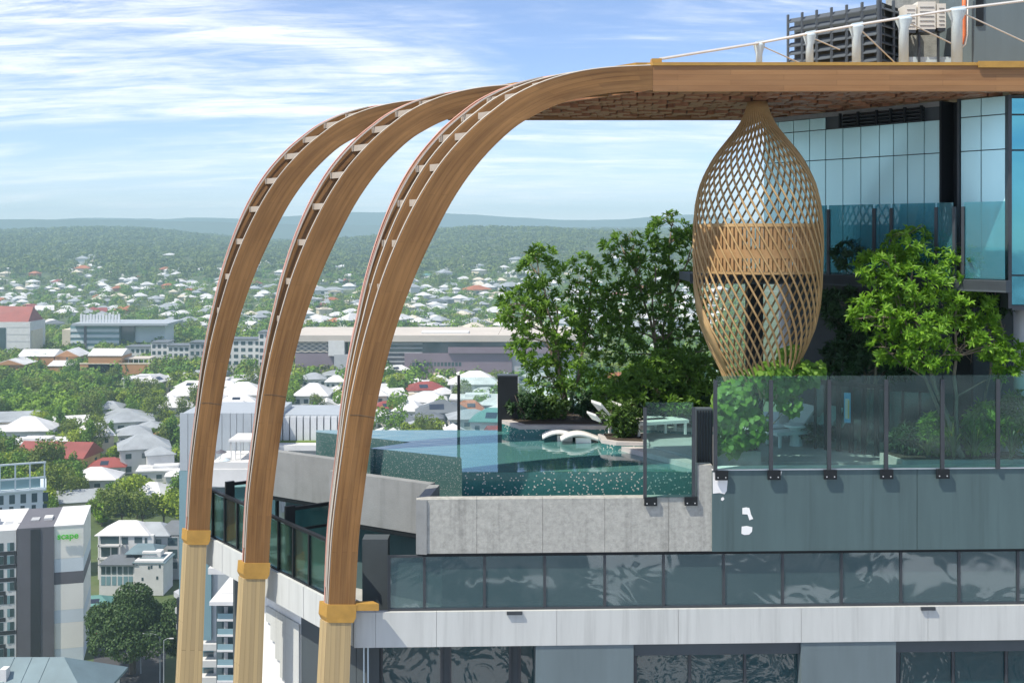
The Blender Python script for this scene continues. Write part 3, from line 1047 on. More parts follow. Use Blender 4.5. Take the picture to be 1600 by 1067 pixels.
def bracket(parent, px, zt, w=10, h=0.17, extra=-0.02):
    a, b = fpt(px - w, extra - 0.06), fpt(px + w, extra - 0.06)
    br = MB().wall(a, b, zt - h, zt + 0.02, 0.055, 0).build("bracket", "black_metal", parent)
    for s in (-0.6, 0.6):
        c = fpt(px + w * s, extra - 0.065)
        MB().tube([(c[0], c[1] - 0.006, zt - h * 0.68), (c[0], c[1] + 0.01, zt - h * 0.68)], 0.014, 8).build("bolt", "bolt", br)


MB().wall(fpt(1009, -0.04), fpt(1083, -0.04), -5.82, zpx(630, 25.35), 0.015, 0).build("glass_pane", "fence_glass", gp)
for px in (1008, 1084):
    MB().wall(fpt(px - 2.6, -0.05), fpt(px + 2.6, -0.05), -5.85, zpx(638, 25.35), 0.05, 0).build("post", "post_metal", gp)
bracket(gp, 1017, -5.84); bracket(gp, 1080, -5.84)

# long glass fence on the slate wall
fence = thing("glass_fence", "long green tinted glass fence with grey posts on the slate wall", "fence", (8.0, 25.6, -5.24))
fposts = [1118, 1205, 1296, 1385, 1473, 1560, 1648, 1736, 1824, 1912, 2000, 2088]
for a, b in zip(fposts[:-1], fposts[1:]):
    MB().wall(fpt(a + 1.2, -0.1), fpt(b - 1.2, -0.1), -5.20, -3.15, 0.015, 0).build("glass_pane", "fence_glass", fence)
for px in fposts:
    MB().wall(fpt(px - 2.9, -0.13), fpt(px + 2.9, -0.13), -5.24, -3.24, 0.06, 0).build("post", "post_metal", fence)
for px in (1128, 1210, 1298, 1386, 1474, 1648):
    bracket(fence, px, -5.25, 10, 0.19, -0.09)

# ------------------------------------------------------------------ timber arches
OUT = [(515, 945), (518, 885), (522, 827), (530, 760), (539, 695), (549, 632), (563, 565), (580, 500), (601, 433), (629, 364), (661, 302), (697, 248), (740, 201), (777, 170), (812, 146), (857, 126), (905, 113), (955, 106), (1020, 103)]
INN = [(555, 945), (558, 885), (562, 827), (570, 760), (579, 695), (589, 632), (604, 565), (623, 500), (648, 433), (680, 364), (714, 302), (754, 248), (800, 203), (836, 180), (868, 165), (906, 153.5), (944, 147), (980, 143), (1020, 141)]
WY = [(945, .14), (700, .25), (500, .55), (400, .80), (300, 1.06), (200, 1.28), (100, 1.42)]


def catmull(pts, n):
    out = []
    m = len(pts)
    for i in range(m - 1):
        p0, p1, p2, p3 = (Vector(pts[max(i - 1, 0)]), Vector(pts[i]), Vector(pts[i + 1]), Vector(pts[min(i + 2, m - 1)]))
        for k in range(n):
            t = k / n
            out.append(0.5 * ((2 * p1) + (p2 - p0) * t + (2 * p0 - 5 * p1 + 4 * p2 - p3) * t * t + (3 * p1 - p0 - 3 * p2 + p3) * t ** 3))
    out.append(Vector(pts[-1]))
    return out


oc = [((p.x - 800) / 72.0, -(p.y - HY) / 72.0, p.y) for p in catmull(OUT, 4)]
ic = [((p.x - 800) / 72.0, -(p.y - HY) / 72.0) for p in catmull(INN, 4)]
NS = len(oc)
arc = [0.0]
for i in range(1, NS):
    arc.append(arc[-1] + math.hypot(oc[i][0] - oc[i - 1][0], oc[i][1] - oc[i - 1][1]))


def wspread(i):
    return float(np.interp(oc[i][2], [w[0] for w in WY[::-1]], [w[1] for w in WY[::-1]]))


def plate(base, frac, k, th, shrink=0.0, o0=0.0, o1=0.0):
    g = MB()
    g.uv = []
    vs = []
    for i in range(NS):
        w = wspread(i) * k * frac
        o = Vector((oc[i][0], 0, oc[i][1]))
        n_ = Vector((ic[i][0], 0, ic[i][1]))
        dr = (n_ - o)
        o2 = o + dr * (o0)
        n2 = n_ + dr * (o1)
        for p in (o2, n2):
            for e in (0, th):
                q = base + p + BD * (w + e)
                vs.append(q)
    g.v = [tuple(p) for p in vs]

    def face(idx, uvs):
        g.f.append(idx)
        g.uv.append(uvs)
    for i in range(NS - 1):
        a = i * 4
        b = a + 4
        u0, u1 = arc[i], arc[i + 1]
        face((a + 0, a + 2, b + 2, b + 0), [(u0, 0 + frac), (u0, .6 + frac), (u1, .6 + frac), (u1, frac)])
        face((a + 1, b + 1, b + 3, a + 3), [(u0, 2 + frac), (u1, 2 + frac), (u1, 2.6 + frac), (u0, 2.6 + frac)])
        face((a + 0, b + 0, b + 1, a + 1), [(u0, 1), (u1, 1), (u1, 1.1), (u0, 1.1)])
        face((a + 2, a + 3, b + 3, b + 2), [(u0, 3), (u0, 3.1), (u1, 3.1), (u1, 3)])
    face((0, 1, 3, 2), [(0, 0)] * 4)
    e = (NS - 1) * 4
    face((e, e + 2, e + 3, e + 1), [(0, 0)] * 4)
    return g


def uvbox(g, n):
    """simple lengthwise uv for boxes: u along the longest side"""
    g.uv = []
    for f in g.f:
        ps = [Vector(g.v[i]) for i in f]
        n_ = (ps[1] - ps[0]).cross(ps[2] - ps[1])
        ax = max(range(3), key=lambda q: abs(n_[q]))
        r = [q for q in range(3) if q != ax]
        ext = [max(p[q] for p in g.v) - min(p[q] for p in g.v) for q in range(3)]
        r.sort(key=lambda q: -ext[q])
        g.uv.append([(p[r[0]] + n, p[r[1]] + n * 3) for p in ps])
    return g


ARCH = [
    (Vector((0, 25.0, 0)), 1.0, 3, "nearest tall timber arch with three ribs and two rows of crossbars"),
    (Vector(((383 - 800) / 63.92 - (513 - 800) / 72.0, 28.16, 0)), 0.80, 2, "middle timber arch of the three, with two ribs"),
    (Vector(((294 - 800) / 57.6 - (513 - 800) / 72.0, 31.25, 0)), 0.86, 2, "farthest and leftmost timber arch of the three, with two ribs"),
]
for ai, (base, k, ribs, label) in enumerate(ARCH):
    foot = base + Vector(((533 - 800) / 72.0, 0, zpx(1120, 25)))
    ar = thing("timber_arch", label, "arch", foot, "curved timber arches")
    th = 0.10
    fr = [j / (ribs - 1) for j in range(ribs)]
    rib_objs = []
    for j, f_ in enumerate(fr):
        g = plate(base, f_, k, th if j else 0.13)
        rib_objs.append(g.build("rib", W_ARCH, ar, False))
        # pale metal edge strip running along the outer edge
        es = MB()
        pts = [base + Vector((oc[i][0], 0, oc[i][1])) + BD * (wspread(i) * k * f_ + 0.05) + (Vector((oc[i][0] - ic[i][0], 0, oc[i][1] - ic[i][1])).normalized() * 0.012) for i in range(0, NS)]
        es.tube(pts, 0.019 if j == 0 else 0.022, 4)
        es.build("edge_strip", "led" if j < ribs - 1 else "copper", rib_objs[-1])
    # scarf joints on the front rib: thin dark lines
    for yj in ((640,) if ai != 2 else (700,)):
        i = min(range(NS), key=lambda q: abs(oc[q][2] - yj))
        o_ = base + Vector((oc[i][0], -0.004, oc[i][1]))
        n_ = base + Vector((ic[i][0], -0.004, ic[i][1] - 0.06))
        MB().tube([o_, o_.lerp(n_, .4) + Vector((0, 0, .02)), n_], 0.005, 4).build("joint_line", "bark_dark", rib_objs[0])
    # conduit beside the rear rib
    pts = [base + Vector((oc[i][0], 0, oc[i][1])) + BD * (wspread(i) * k * 0.86) + (Vector((oc[i][0] - ic[i][0], 0, oc[i][1] - ic[i][1])).normalized() * 0.03) for i in range(2, NS - 8)]
    MB().tube(pts, 0.022, 5).build("light_strip", "led", ar)
    MB().tube([p + BD * 0.07 for p in pts], 0.013, 5).build("light_strip", "copper", ar)
    # crossbars between the ribs
    nxt = 3.2
    for i in range(NS):
        if arc[i] >= nxt and oc[i][0] < (905 - 800) / 72:
            nxt = arc[i] + (0.86 if oc[i][2] > 250 else 0.62)
            dr = Vector((ic[i][0] - oc[i][0], 0, ic[i][1] - oc[i][1])).normalized()
            tg = Vector((-dr.z, 0, dr.x))
            for j in range(ribs - 1):
                w0 = wspread(i) * k * fr[j] + (0.13 if j == 0 else th)
                w1 = wspread(i) * k * fr[j + 1]
                if w1 - w0 < 0.03:
                    continue
                c = base + Vector((oc[i][0], 0, oc[i][1])) + dr * 0.14 + BD * (w0 + w1) / 2
                MB().obox(c, BD * (w1 - w0) / 2, Vector((0.045, 0, 0)), Vector((0, 0, 0.075))).build("crossbar", "pale_bar", ar)
    # web panel between the ribs, set deep inside
    for j in range(ribs - 1):
        g = MB()
        vs = []
        for i in range(NS):
            w0 = wspread(i) * k * fr[j] + 0.06
            w1 = wspread(i) * k * fr[j + 1] + 0.02
            dr = Vector((ic[i][0] - oc[i][0], 0, ic[i][1] - oc[i][1]))
            p = base + Vector((oc[i][0], 0, oc[i][1])) + dr * 0.86
            q = base + Vector((oc[i][0], 0, oc[i][1])) + dr * 0.93
            vs += [p + BD * w0, p + BD * w1, q + BD * w0, q + BD * w1]
        g.v = [tuple(p) for p in vs]
        g.uv = []
        for i in range(NS - 1):
            a, b = i * 4, i * 4 + 4
            for (f, v0, v1) in (((a, b, b + 1, a + 1), 0, .3), ((a + 2, a + 3, b + 3, b + 2), 0, .3), ((a, a + 2, b + 2, b), 0, .1), ((a + 1, b + 1, b + 3, a + 3), 0, .1)):
                g.f.append(f)
                g.uv.append([(arc[i], v0), (arc[i + 1], v0), (arc[i + 1], v1), (arc[i], v1)])
        g.build("web_panel", W_ARCH, ar)
    # gold collar: a flared shoe, then the pale lower column
    def at(px, py):
        return base + Vector(((px - 800) / 72.0, 0, -(py - HY) / 72.0))
    dep = BD * (0.30)
    for (x0, x1, xb0, xb1, y0, y1, nm, mt) in ((510.5, 556.5, 509, 555, 944, 964, "collar", "gold"), (509, 555, 513, 551, 964.1, 972, "collar_lip", "gold")):
        g = MB()
        vs = [at(x0, y0), at(x1, y0), at(xb1, y1), at(xb0, y1)]
        vs = [p - BD * 0.03 for p in vs] + [p + dep + BD * 0.03 for p in vs]
        g.add(vs, [(0, 3, 2, 1), (4, 5, 6, 7), (0, 1, 5, 4), (1, 2, 6, 5), (2, 3, 7, 6), (3, 0, 4, 7)])
        g.build(nm, mt, ar)
    g = MB()
    vs = [at(510.5, 972.1), at(549, 972.1), at(537, 1330), at(492, 1330)]
    vs = vs + [p + dep for p in vs]
    g.add(vs, [(0, 3, 2, 1), (4, 5, 6, 7), (0, 1, 5, 4), (1, 2, 6, 5), (2, 3, 7, 6), (3, 0, 4, 7)])
    g.uv = [[(0, 0), (2, 0), (2, .6), (0, .6)]] * 6
    g.build("lower_column", W_COL, ar)
    if ai == 0:
        c = at(574, 948)
        MB().obox(c + BD * 0.1, (0.24, 0.0, 0), BD * 0.12, (0, 0, 0.075)).build("side_bracket", "gold", ar)
        MB().tube([at(557, 815) + BD * .1, at(558.5, 860) + BD * .1, at(557.5, 900) + BD * .1, at(559, 940) + BD * .1], 0.012, 5).build("loose_cable", "cable", ar)

# ------------------------------------------------------------------ timber canopy
can = thing("timber_canopy", "broad timber roof canopy with woven block soffit over the terrace", "canopy", (7.0, 28.0, Z_BEAM_B))
XL = (1020 - 800) / 72.0
XR = 20.0
g = uvbox(MB().box(XL + 0.004, XR, 25.0, 25.16, Z_BEAM_B, Z_BEAM_T), 1.0)
g.build("front_beam", W_BEAM, can)
g = uvbox(MB().box(XL - 4.8, XR - 4.0, 31.3, 31.42, Z_BEAM_B + 0.001, Z_BEAM_T), 2.0)
g.build("rear_beam", W_BEAM, can)
for off in (0.0,):
    a = Vector((XL, 25.17, 0)); b = a + BD * 7.76
    MB().wall((a.x, a.y), (b.x, b.y), Z_BEAM_B + 0.05, Z_BEAM_T, 0.12, 1).build("edge_beam", W_SOFFIT, can)
a = Vector((XL, 25.0, 0)); b = a + BD * 7.9
MB().prism([(a.x - 0.0, a.y - 0.03), (XR, 24.97), (XR, 31.5), (b.x, b.y)], Z_BEAM_T + 0.001, Z_BEAM_T + 0.07).build("roof_cap", "gold", can)
MB().prism([(a.x + 0.12, a.y + 0.17), (XR, 25.17), (XR, 31.28), (b.x + 0.12, 31.28)], Z_BEAM_B + 0.13, Z_BEAM_B + 0.2).build("soffit_board", W_SOFFIT, can)
# stepped gold flashings where the arches meet the roof edge
for k in range(9):
    c = Vector((XL - 0.1, 25.0, Z_BEAM_T + 0.05)) + BD * (0.55 + 0.85 * k)
    MB().obox(c, BD * 0.40, Vector((0.16, 0, 0)), Vector((0, 0, 0.035 + 0.012 * (k % 2)))).build("flashing", "gold", can)
MB().box(XL - 0.02, XL + 0.2, 25.02, 25.3, Z_BEAM_T + 0.071, Z_BEAM_T + 0.16).build("anchor_block", "gold", can)
MB().box(10.1, 19.5, 24.93, 24.968, Z_BEAM_T - 0.05, Z_BEAM_T + 0.09).build("flashing", "gold", can)
# woven soffit blocks: rows recede, every block hangs a little differently; leading 300 single, the rest one mass
blocks = []
rows = 15
for j in range(rows):
    y0 = 25.2 + j * 0.405
    xl = XL + 0.2 - (y0 - 25.0) * 0.774
    n = int((XR - xl) / 0.36)
    for i in range(n):
        x0 = xl + i * 0.36 + (0.18 if j % 2 else 0)
        if y0 > 27 + (10.05 - x0) * 1.29 + 0.2:
            continue
        if (x0 - 5.78) ** 2 + (y0 + 0.2 - 27.0) ** 2 < 0.13:
            continue
        blocks.append((x0, y0, rng.choice((0.0, 0.03, 0.06, 0.095))))
tmpl = [MB().box(0.02, 0.335, 0.02, 0.38, Z_BEAM_B + 0.02 + h, Z_BEAM_B + 0.128 ).mesh("soffit_block", W_SOFFIT, can.location) for h in (0.0, 0.03, 0.06, 0.095)]
rest = MB()
cnt = 0
for (x0, y0, h) in blocks:
    if cnt < 300:
        o = link("soffit_block", tmpl[(0.0, 0.03, 0.06, 0.095).index(h)], can)
        o.location = (x0, y0, 0)
        cnt += 1
    else:
        rest.box(x0 + 0.02, x0 + 0.335, y0 + 0.02, y0 + 0.38, Z_BEAM_B + 0.02 + h, Z_BEAM_B + 0.128)
tag(rest.build("soffit_blocks_rear", W_SOFFIT, can), kind="stuff")

# ------------------------------------------------------------------ woven hanging nest
NC = Vector((5.75, 27.0, 0))
NPX = F / 27.0
PROF = [(160, 14), (175, 18), (190, 25), (202, 33), (213, 42), (225, 52), (237, 62), (250, 71), (262, 78), (276, 85), (290, 91), (305, 95), (320, 98), (350, 101), (385, 102), (425, 101), (450, 100), (480, 97), (510, 90), (540, 78), (560, 68), (580, 58), (600, 50), (618, 45)]
nest = thing("hanging_nest", "large bulbous cane nest pod hanging from the timber canopy", "nest", (NC.x, NC.y, zpx(618, 27)))


def nr_(py):
    return 0.97 * float(np.interp(py, [p[0] for p in PROF], [p[1] for p in PROF])) / NPX


def nz(py):
    return zpx(py, 27.0)


def npt(th, py, dr=0.0):
    r = nr_(py) + dr
    return Vector((NC.x + r * math.sin(th), NC.y - r * math.cos(th), nz(py)))


NST = 43
ysamp = list(np.linspace(160, 618, 44))
for s in range(NST):
    th0 = 2 * math.pi * s / NST
    end = 618 if s % 3 else 600
    yy = [y for y in ysamp if y <= end]
    pts = [npt(th0 + 2.55 * (y - 160) / 458.0, y) for y in yy]
    MB().tube(pts, 0.0245, 6).build("strand", W_NEST, nest, True)
# inner band: rings and two tiers of upright slats


def ring(py0, py1, dr, th, nm, mat):
    g = MB()
    n = 48
    vs = []
    for i in range(n):
        a = 2 * math.pi * i / n
        for (pp, e) in ((py0, 0), (py1, 0), (py1, -th), (py0, -th)):
            vs.append(npt(a, pp, dr + e))
    fs = []
    for i in range(n):
        j = (i + 1) % n
        for q in range(4):
            fs.append((i * 4 + q, j * 4 + q, j * 4 + (q + 1) % 4, i * 4 + (q + 1) % 4))
    g.add(vs, fs)
    g.build(nm, mat, nest)


ring(350, 355, -0.05, 0.05, "hoop", W_NEST)
ring(389, 402, -0.07, 0.03, "hoop", W_NESTD)
ring(422, 426, -0.07, 0.05, "hoop", W_NEST)
ring(160, 164, 0.0, 0.08, "top_hoop", W_NEST)
for (y0, y1) in ((355, 389), (402, 422)):
    for i in range(92):
        a = 2 * math.pi * i / 92
        p0, p1 = npt(a, y0, -0.085), npt(a, y1, -0.085)
        rad = Vector((math.sin(a), -math.cos(a), 0))
        tg = Vector((math.cos(a), math.sin(a), 0))
        MB().obox((p0 + p1) / 2, tg * 0.030, rad * 0.015, Vector((0, 0, (p0.z - p1.z) / 2))).build("slat", W_NESTD, nest)
# two flat blades edging the opening


def blade(th_a, th_b, y0, y1, w, nm):
    g = MB()
    n = 26
    vs = []
    for i in range(n + 1):
        t = i / n
        y = y0 + (y1 - y0) * t
        a = th_a + (th_b - th_a) * t
        ww = w * math.sin(math.pi * min(1, 0.12 + t * 0.9)) ** 0.5
        for (da, dr) in ((0, 0.03), (ww, 0.03), (ww, -0.02), (0, -0.02)):
            vs.append(npt(a + da, y, dr))
    fs = []
    for i in range(n):
        for q in range(4):
            fs.append((i * 4 + q, i * 4 + (q + 1) % 4, i * 4 + 4 + (q + 1) % 4, i * 4 + 4 + q))
    fs += [(3, 2, 1, 0), (n * 4, n * 4 + 1, n * 4 + 2, n * 4 + 3)]
    g.add(vs, fs)
    g.build(nm, W_NEST, nest, True)


blade(1.05, 1.42, 235, 425, 0.30, "edge_blade")
blade(-1.75, -1.15, 440, 580, 0.30, "edge_blade")

# ------------------------------------------------------------------ glass building on the right
gb = thing("glass_building", "pale blue glass curtain wall building under the canopy at the right", "building", (10.0, 28.0, -5.3))
W0 = Vector((10.05, 27.0, 0))


def cw(s, out=0.0):
    n = Vector((-0.791, -0.612, 0))
    p = W0 + BD * s + n * out
    return (p.x, p.y)


def s_at(px, out=0.0):
    t = (px - 800) / F
    n = Vector((-0.791, -0.612, 0))
    x0, y0 = W0.x + n.x * out, W0.y + n.y * out
    return (x0 - t * y0) / (t * BD.y - BD.x)


cols = [s_at(p) for p in (1193, 1216, 1240, 1265, 1290, 1317, 1345, 1374, 1396, 1418, 1444, 1470)]
zt = [-1.0, 1.887, 2.667, 2.98]
MB().wall(cw(cols[0], -0.06), cw(cols[-1], -0.06), -1.05, 3.08, 0.1, 0).build("backing_wall", "slate_dark", gb)
for a, b in zip(cols[:-1], cols[1:]):
    for k in range(3):
        if k == 2 and b < cols[5] + 0.01 and a > cols[10] - 0.01:
            continue
        MB().wall(cw(a - 0.012, 0.0), cw(b + 0.012, 0.0), zt[k] + 0.012, zt[k + 1] - 0.012, 0.03, 0).build("glass_pane", "curtain_glass", gb)
MB().wall(cw(cols[0], 0.005), cw(cols[-1], 0.005), 2.985, 3.10, 0.06, 0).build("head_panel", "concrete_pale", gb)
lv = thing("vent_louvre", "black louvre vents at the head of the glass curtain wall", "vent", (cw(cols[7])[0], cw(cols[7])[1], 2.67))
vs_ = [s_at(p, 0.05) for p in (1317, 1345, 1374, 1396, 1418, 1444)]
MB().wall(cw(vs_[0], 0.045), cw(vs_[-1], 0.045), 2.66, 3.0, 0.02, 0).build("back_plate", "black_metal", lv)
for a, b in zip(vs_[:-1], vs_[1:]):
    for k in range(4):
        z = 2.69 + 0.085 * k
        c = (Vector(cw((a + b) / 2, 0.09)))
        MB().obox((c.x, c.y, z), BD * (a - b) / 2 * 0.94, Vector((-0.791, -0.612, -0.6)) * 0.04, Vector((-0.4, -0.3, 0.79)) * 0.012).build("slat", "post_metal", lv)
for a in vs_:
    MB().wall(cw(a - 0.02, 0.12), cw(a + 0.02, 0.12), 2.655, 3.02, 0.08, 0).build("mullion", "black_metal", lv)
# dark recess, then the next bay
r0, r1 = cols[-1], s_at(1499)
MB().wall(cw(r0, -0.5), cw(r1, -0.5), -5.3, 3.1, 0.1, 0).build("recess_wall", "black_metal", gb)
MB().wall(cw(r1 + 0.03, 0.05), cw(r1 - 0.02, 0.05), -1.0, 3.1, 0.5, 0).build("recess_jamb", "post_metal", gb)
MB().wall(cw(r0 + 0.02, 0.03), cw(r0 - 0.03, 0.03), -1.0, 3.1, 0.5, 0).build("recess_jamb", "black_metal", gb)
b0 = [s_at(p) for p in (1501, 1533, 1571)]
MB().wall(cw(b0[0], -0.06), cw(b0[-1], -0.06), -1.05, 3.08, 0.1, 0).build("backing_wall", "slate_dark", gb)
for a, b in zip(b0[:-1], b0[1:]):
    for k in range(3):
        MB().wall(cw(a - 0.012), cw(b + 0.012), zt[k] + 0.012, (zt[k + 1] if k < 2 else 3.08) - 0.012, 0.03, 0).build("glass_pane", "curtain_glass", gb)
# slab edge and balcony balustrade in front
l0, l1 = cw(s_at(1283, 0.75), 0.75), cw(s_at(1572, 0.75), 0.75)
MB().wall(l0, l1, -1.28, -1.02, 0.2, 0).build("slab_edge", "slate_dark", gb)
l2 = ((1078 - 800) / F * 29.6, 29.6)
MB().wall(l2, l0, -1.28, -1.02, 0.3, 0).build("bridge_beam", "slate_dark", gb)
MB().prism([l0, l1, cw(s_at(1572)), cw(s_at(1193)), (7.2, 31.5), (l2[0], 31.5), l2], -1.24, -1.04).build("balcony_slab", "slate_dark", gb)
bl = thing("glass_balustrade", "teal glass balcony balustrade with dark posts before the curtain wall", "balustrade", (l1[0], l1[1], -1.02))
pp = [1283, 1293, 1365, 1392, 1462, 1490, 1504, 1570]
for a, b in ((1283, 1292), (1295, 1364), (1367, 1391), (1394, 1461), (1464, 1489), (1506, 1570)):
    MB().wall(cw(s_at(a, 0.7), 0.7), cw(s_at(b, 0.7), 0.7), -1.0, 0.70, 0.015, 0).build("glass_pane", "upper_glass", bl)
for p in (1293.5, 1365, 1392, 1462, 1490, 1504):
    MB().wall(cw(s_at(p - 2.2, 0.74), 0.74), cw(s_at(p + 2.2, 0.74), 0.74), -1.02, 0.60, 0.06, 0).build("post", "post_metal", bl)
# column under the bridge, white columns
MB().box((1168 - 800) / F * 29.7, (1192 - 800) / F * 29.7, 29.65, 30.0, -5.33, -1.281).build("column", "black_metal", gb)
MB().lathe([(0.2, 0), (0.2, 4.0)], 18, ((1228 - 800) / F * 31.5, 31.5, -5.33)).build("round_column", "white_paint", gb, True)
# nearer glass volume at the frame edge
nv = thing("glass_bay", "teal glass corner bay with grey frame at the right edge", "building", (11.6, 25.9, -1.7))
xb = (1577 - 800) / F * 25.6
MB().box(xb + 0.04, 20.0, 25.66, 25.9, -1.62, 3.07).build("backing_wall", "slate_dark", nv)
for (z0, z1) in ((-1.58, -0.95), (-0.91, 1.83), (1.87, 2.62), (2.66, 3.0)):
    for (xa, xc) in ((xb + 0.06, xb + 0.98), (xb + 1.02, xb + 2.3), (xb + 2.34, xb + 3.6), (xb + 3.64, xb + 4.9), (xb + 4.94, xb + 6.2)):
        MB().box(xa, xc, 25.62, 25.655, z0, z1).build("glass_pane", "blue_glass", nv)
MB().box(xb - 0.03, xb + 0.05, 25.58, 26.0, -1.66, 3.08).build("corner_frame", "post_metal", nv)
MB().box(xb + 0.051, 20.0, 25.58, 25.9, -1.70, -1.60).build("sill_frame", "post_metal", nv)
MB().lathe([(0.28, 0), (0.28, 3.6)], 24, ((1604 - 800) / F * 26.6, 26.6, -5.3)).build("round_column", "white_paint", gb, True)
# folding glass doors on the deck
dr_ = thing("folding_doors", "black framed folding glass doors along the terrace deck", "door", (8.2, 28.0, -5.33))
d0, d1 = Vector((7.5, 28.6, 0)), Vector((9.0, 27.45, 0))
for k in range(6):
    a, b = d0.lerp(d1, k / 6), d0.lerp(d1, (k + 1) / 6)
    MB().wall((a.x, a.y), (b.x, b.y), -5.28, -3.75, 0.02, 0.5).build("glass_pane", "fence_glass", dr_)
    u = (b - a).normalized()
    for q in (a + u * 0.03, b - u * 0.03):
        MB().wall((q.x - u.x * 0.025, q.y - u.y * 0.025), (q.x + u.x * 0.025, q.y + u.y * 0.025), -5.33, -3.72, 0.06, 0.5).build("door_frame", "black_metal", dr_)
MB().wall((d0.x, d0.y), (d1.x, d1.y), -3.72, -3.62, 0.08, 0.5).build("door_head", "black_metal", dr_)
e0, e1 = Vector((9.15, 28.2, 0)), Vector((10.6, 27.6, 0))
for k in range(4):
    a, b = e0.lerp(e1, k / 4), e0.lerp(e1, (k + 1) / 4)
    MB().wall((a.x, a.y), (b.x, b.y), -5.28, -3.85, 0.02, 0.5).build("glass_pane", "fence_glass", dr_)
    MB().wall((a.x - .03, a.y), (a.x + .03, a.y - 0.01), -5.33, -3.82, 0.06, 0.5).build("door_frame", "black_metal", dr_)
MB().wall((9.0, 29.6), (20.0, 27.6), -5.33, -1.28, 0.2, 0).build("rear_wall", "slate_dark", gb)
MB().wall((7.4, 30.6), (9.0, 29.6), -5.33, -1.28, 0.2, 0).build("rear_wall", "slate_dark", gb)
po = thing("pool_notice", "blue bordered notice board fixed to the folding doors", "sign", (8.25, 27.95, -4.5))
c = P(1324, 637, 27.75)
MB().obox(c, (0.07, -0.03, 0), (0.006, 0.012, 0), (0, 0, 0.36)).build("notice_board", "towel_blue", po)
MB().obox(c + Vector((-0.01, -0.02, -0.02)), (0.045, -0.02, 0), (0.003, 0.008, 0), (0, 0, 0.24)).build("notice_sheet", "cream", po)
MB().obox(c + Vector((0.018, -0.04, -0.03)), (0.017, -0.008, 0), (0.003, 0.006, 0), (0, 0, 0.22)).build("notice_stripe", "towel_gold", po)

# ------------------------------------------------------------------ roof equipment
ls = thing("louvre_screen", "large dark slatted plant screen standing on the roof", "screen", (8.0, 29.0, 3.71))
q0, q1 = Vector((7.2, 30.0, 0)), Vector((8.92, 28.05, 0))
zl0, zl1 = 3.72, 5.68
nb = 6
for k in range(nb):
    a, b = q0.lerp(q1, k / nb), q0.lerp(q1, (k + 1) / nb)
    u = (b - a)
    n_ = Vector((u.y, -u.x, 0)).normalized()
    for j in range(9):
        z = zl0 + 0.12 + j * 0.21
        MB().obox(((a + b) / 2).to_3d() + Vector((0, 0, z)), u * 0.47, n_ * 0.07 + Vector((0, 0, -0.06)), Vector((0, 0, 0.012))).build("slat", "louvre", ls)
for k in range(nb + 1):
    a = q0.lerp(q1, k / nb)
    MB().obox((a.x - 0.02, a.y - 0.03, (zl0 + zl1) / 2), (0.025, 0, 0), (0, 0.05, 0), (0, 0, (zl1 - zl0) / 2)).build("upright", "louvre", ls)
MB().wall((q0.x + 0.2, q0.y + 0.2), (q1.x + 0.2, q1.y + 0.2), zl0, zl1 - 0.05, 0.05, 0).build("back_plate", "slate_dark", ls)
q2 = Vector((10.0, 29.2, 0))
for j in range(9):
    z = zl0 + 0.12 + j * 0.21
    MB().obox(((q1 + q2) / 2).to_3d() + Vector((0, 0, z)), (q2 - q1) * 0.49, Vector((0.05, -0.05, -0.05)), Vector((0, 0, 0.012))).build("slat", "louvre", ls)
for t_ in (0.04, 0.5, 1.0):
    a = q1.lerp(q2, t_)
    MB().obox((a.x, a.y - 0.05, (zl0 + zl1) / 2 + 0.05), (0.03, 0, 0), (0, 0.04, 0), (0, 0, (zl1 - zl0) / 2 + 0.04)).build("upright", "louvre", ls)
MB().wall((q1.x + 0.15, q1.y + 0.25), (q2.x, q2.y + 0.2), zl0, zl1, 0.05, 0).build("back_plate", "black_metal", ls)
pw = thing("plant_room", "grey concrete plant room wall behind the roof equipment", "building", (11.0, 29.0, 3.7))
MB().box(9.7, 12.2, 29.4, 29.9, 3.71, 6.6).build("concrete_wall", "concrete", pw)
MB().box(10.9, 20.0, 27.2, 29.39, 3.71, 6.6).build("slate_wall", "grey_panel", pw)
MB().box(10.95, 11.12, 27.16, 27.199, 4.9, 5.9).build("dark_vent", "black_metal", pw)
MB().box(9.55, 10.9, 28.4, 28.6, 3.95, 4.35).build("duct_beam", "steel_pale", pw)
MB().box(9.6, 10.9, 28.35, 28.9, 3.715, 3.94).build("plinth_box", "grey_panel", pw)
for k, (px0, px1, py0, py1, lb) in enumerate(((1414, 1432, 8, 47, "cream air conditioning unit at the left end of the roof row"), (1434, 1462, 3, 46, "cream air conditioning unit in the middle of the roof row"), (1464, 1478, 6, 44, "narrow cream air conditioning unit at the right of the roof row"))):
    dd = 28.2
    a, b = P(px0, py1, dd), P(px1, py0, dd)
    ac = thing("air_conditioner", lb, "air conditioner", ((a.x + b.x) / 2, dd, a.z), "air conditioners on the roof")
    MB().box(a.x, b.x, dd, dd + 0.5, a.z, b.z).build("casing", "cream", ac)
    for j in range(5):
        z = a.z + (b.z - a.z) * (j + 0.7) / 6
        MB().box(a.x + 0.05, b.x - 0.04, dd - 0.012, dd - 0.001, z, z + 0.02).build("grille_bar", "concrete_pale", ac)
    MB().box(a.x + 0.02, b.x - 0.02, dd - 0.01, dd + 0.4, a.z - 0.08, a.z - 0.002).build("mount", "post_metal", ac)
    zleg = 4.35 if k < 2 else 3.715
    MB().box(a.x + 0.05, a.x + 0.1, dd + 0.1, dd + 0.15, 3.95, a.z - 0.081).build("leg", "post_metal", ac)
pi = thing("roof_pipe", "bent orange pipe running down the plant room wall", "pipe", (10.7, 27.9, 4.2))
MB().tube([P(1507, -20, 27.1), P(1506, 20, 27.1), P(1506, 55, 27.1), P(1503, 68, 27.1), P(1494, 75, 27.1)], 0.05, 8).build("pipe_run", "pipe_orange", pi, True)
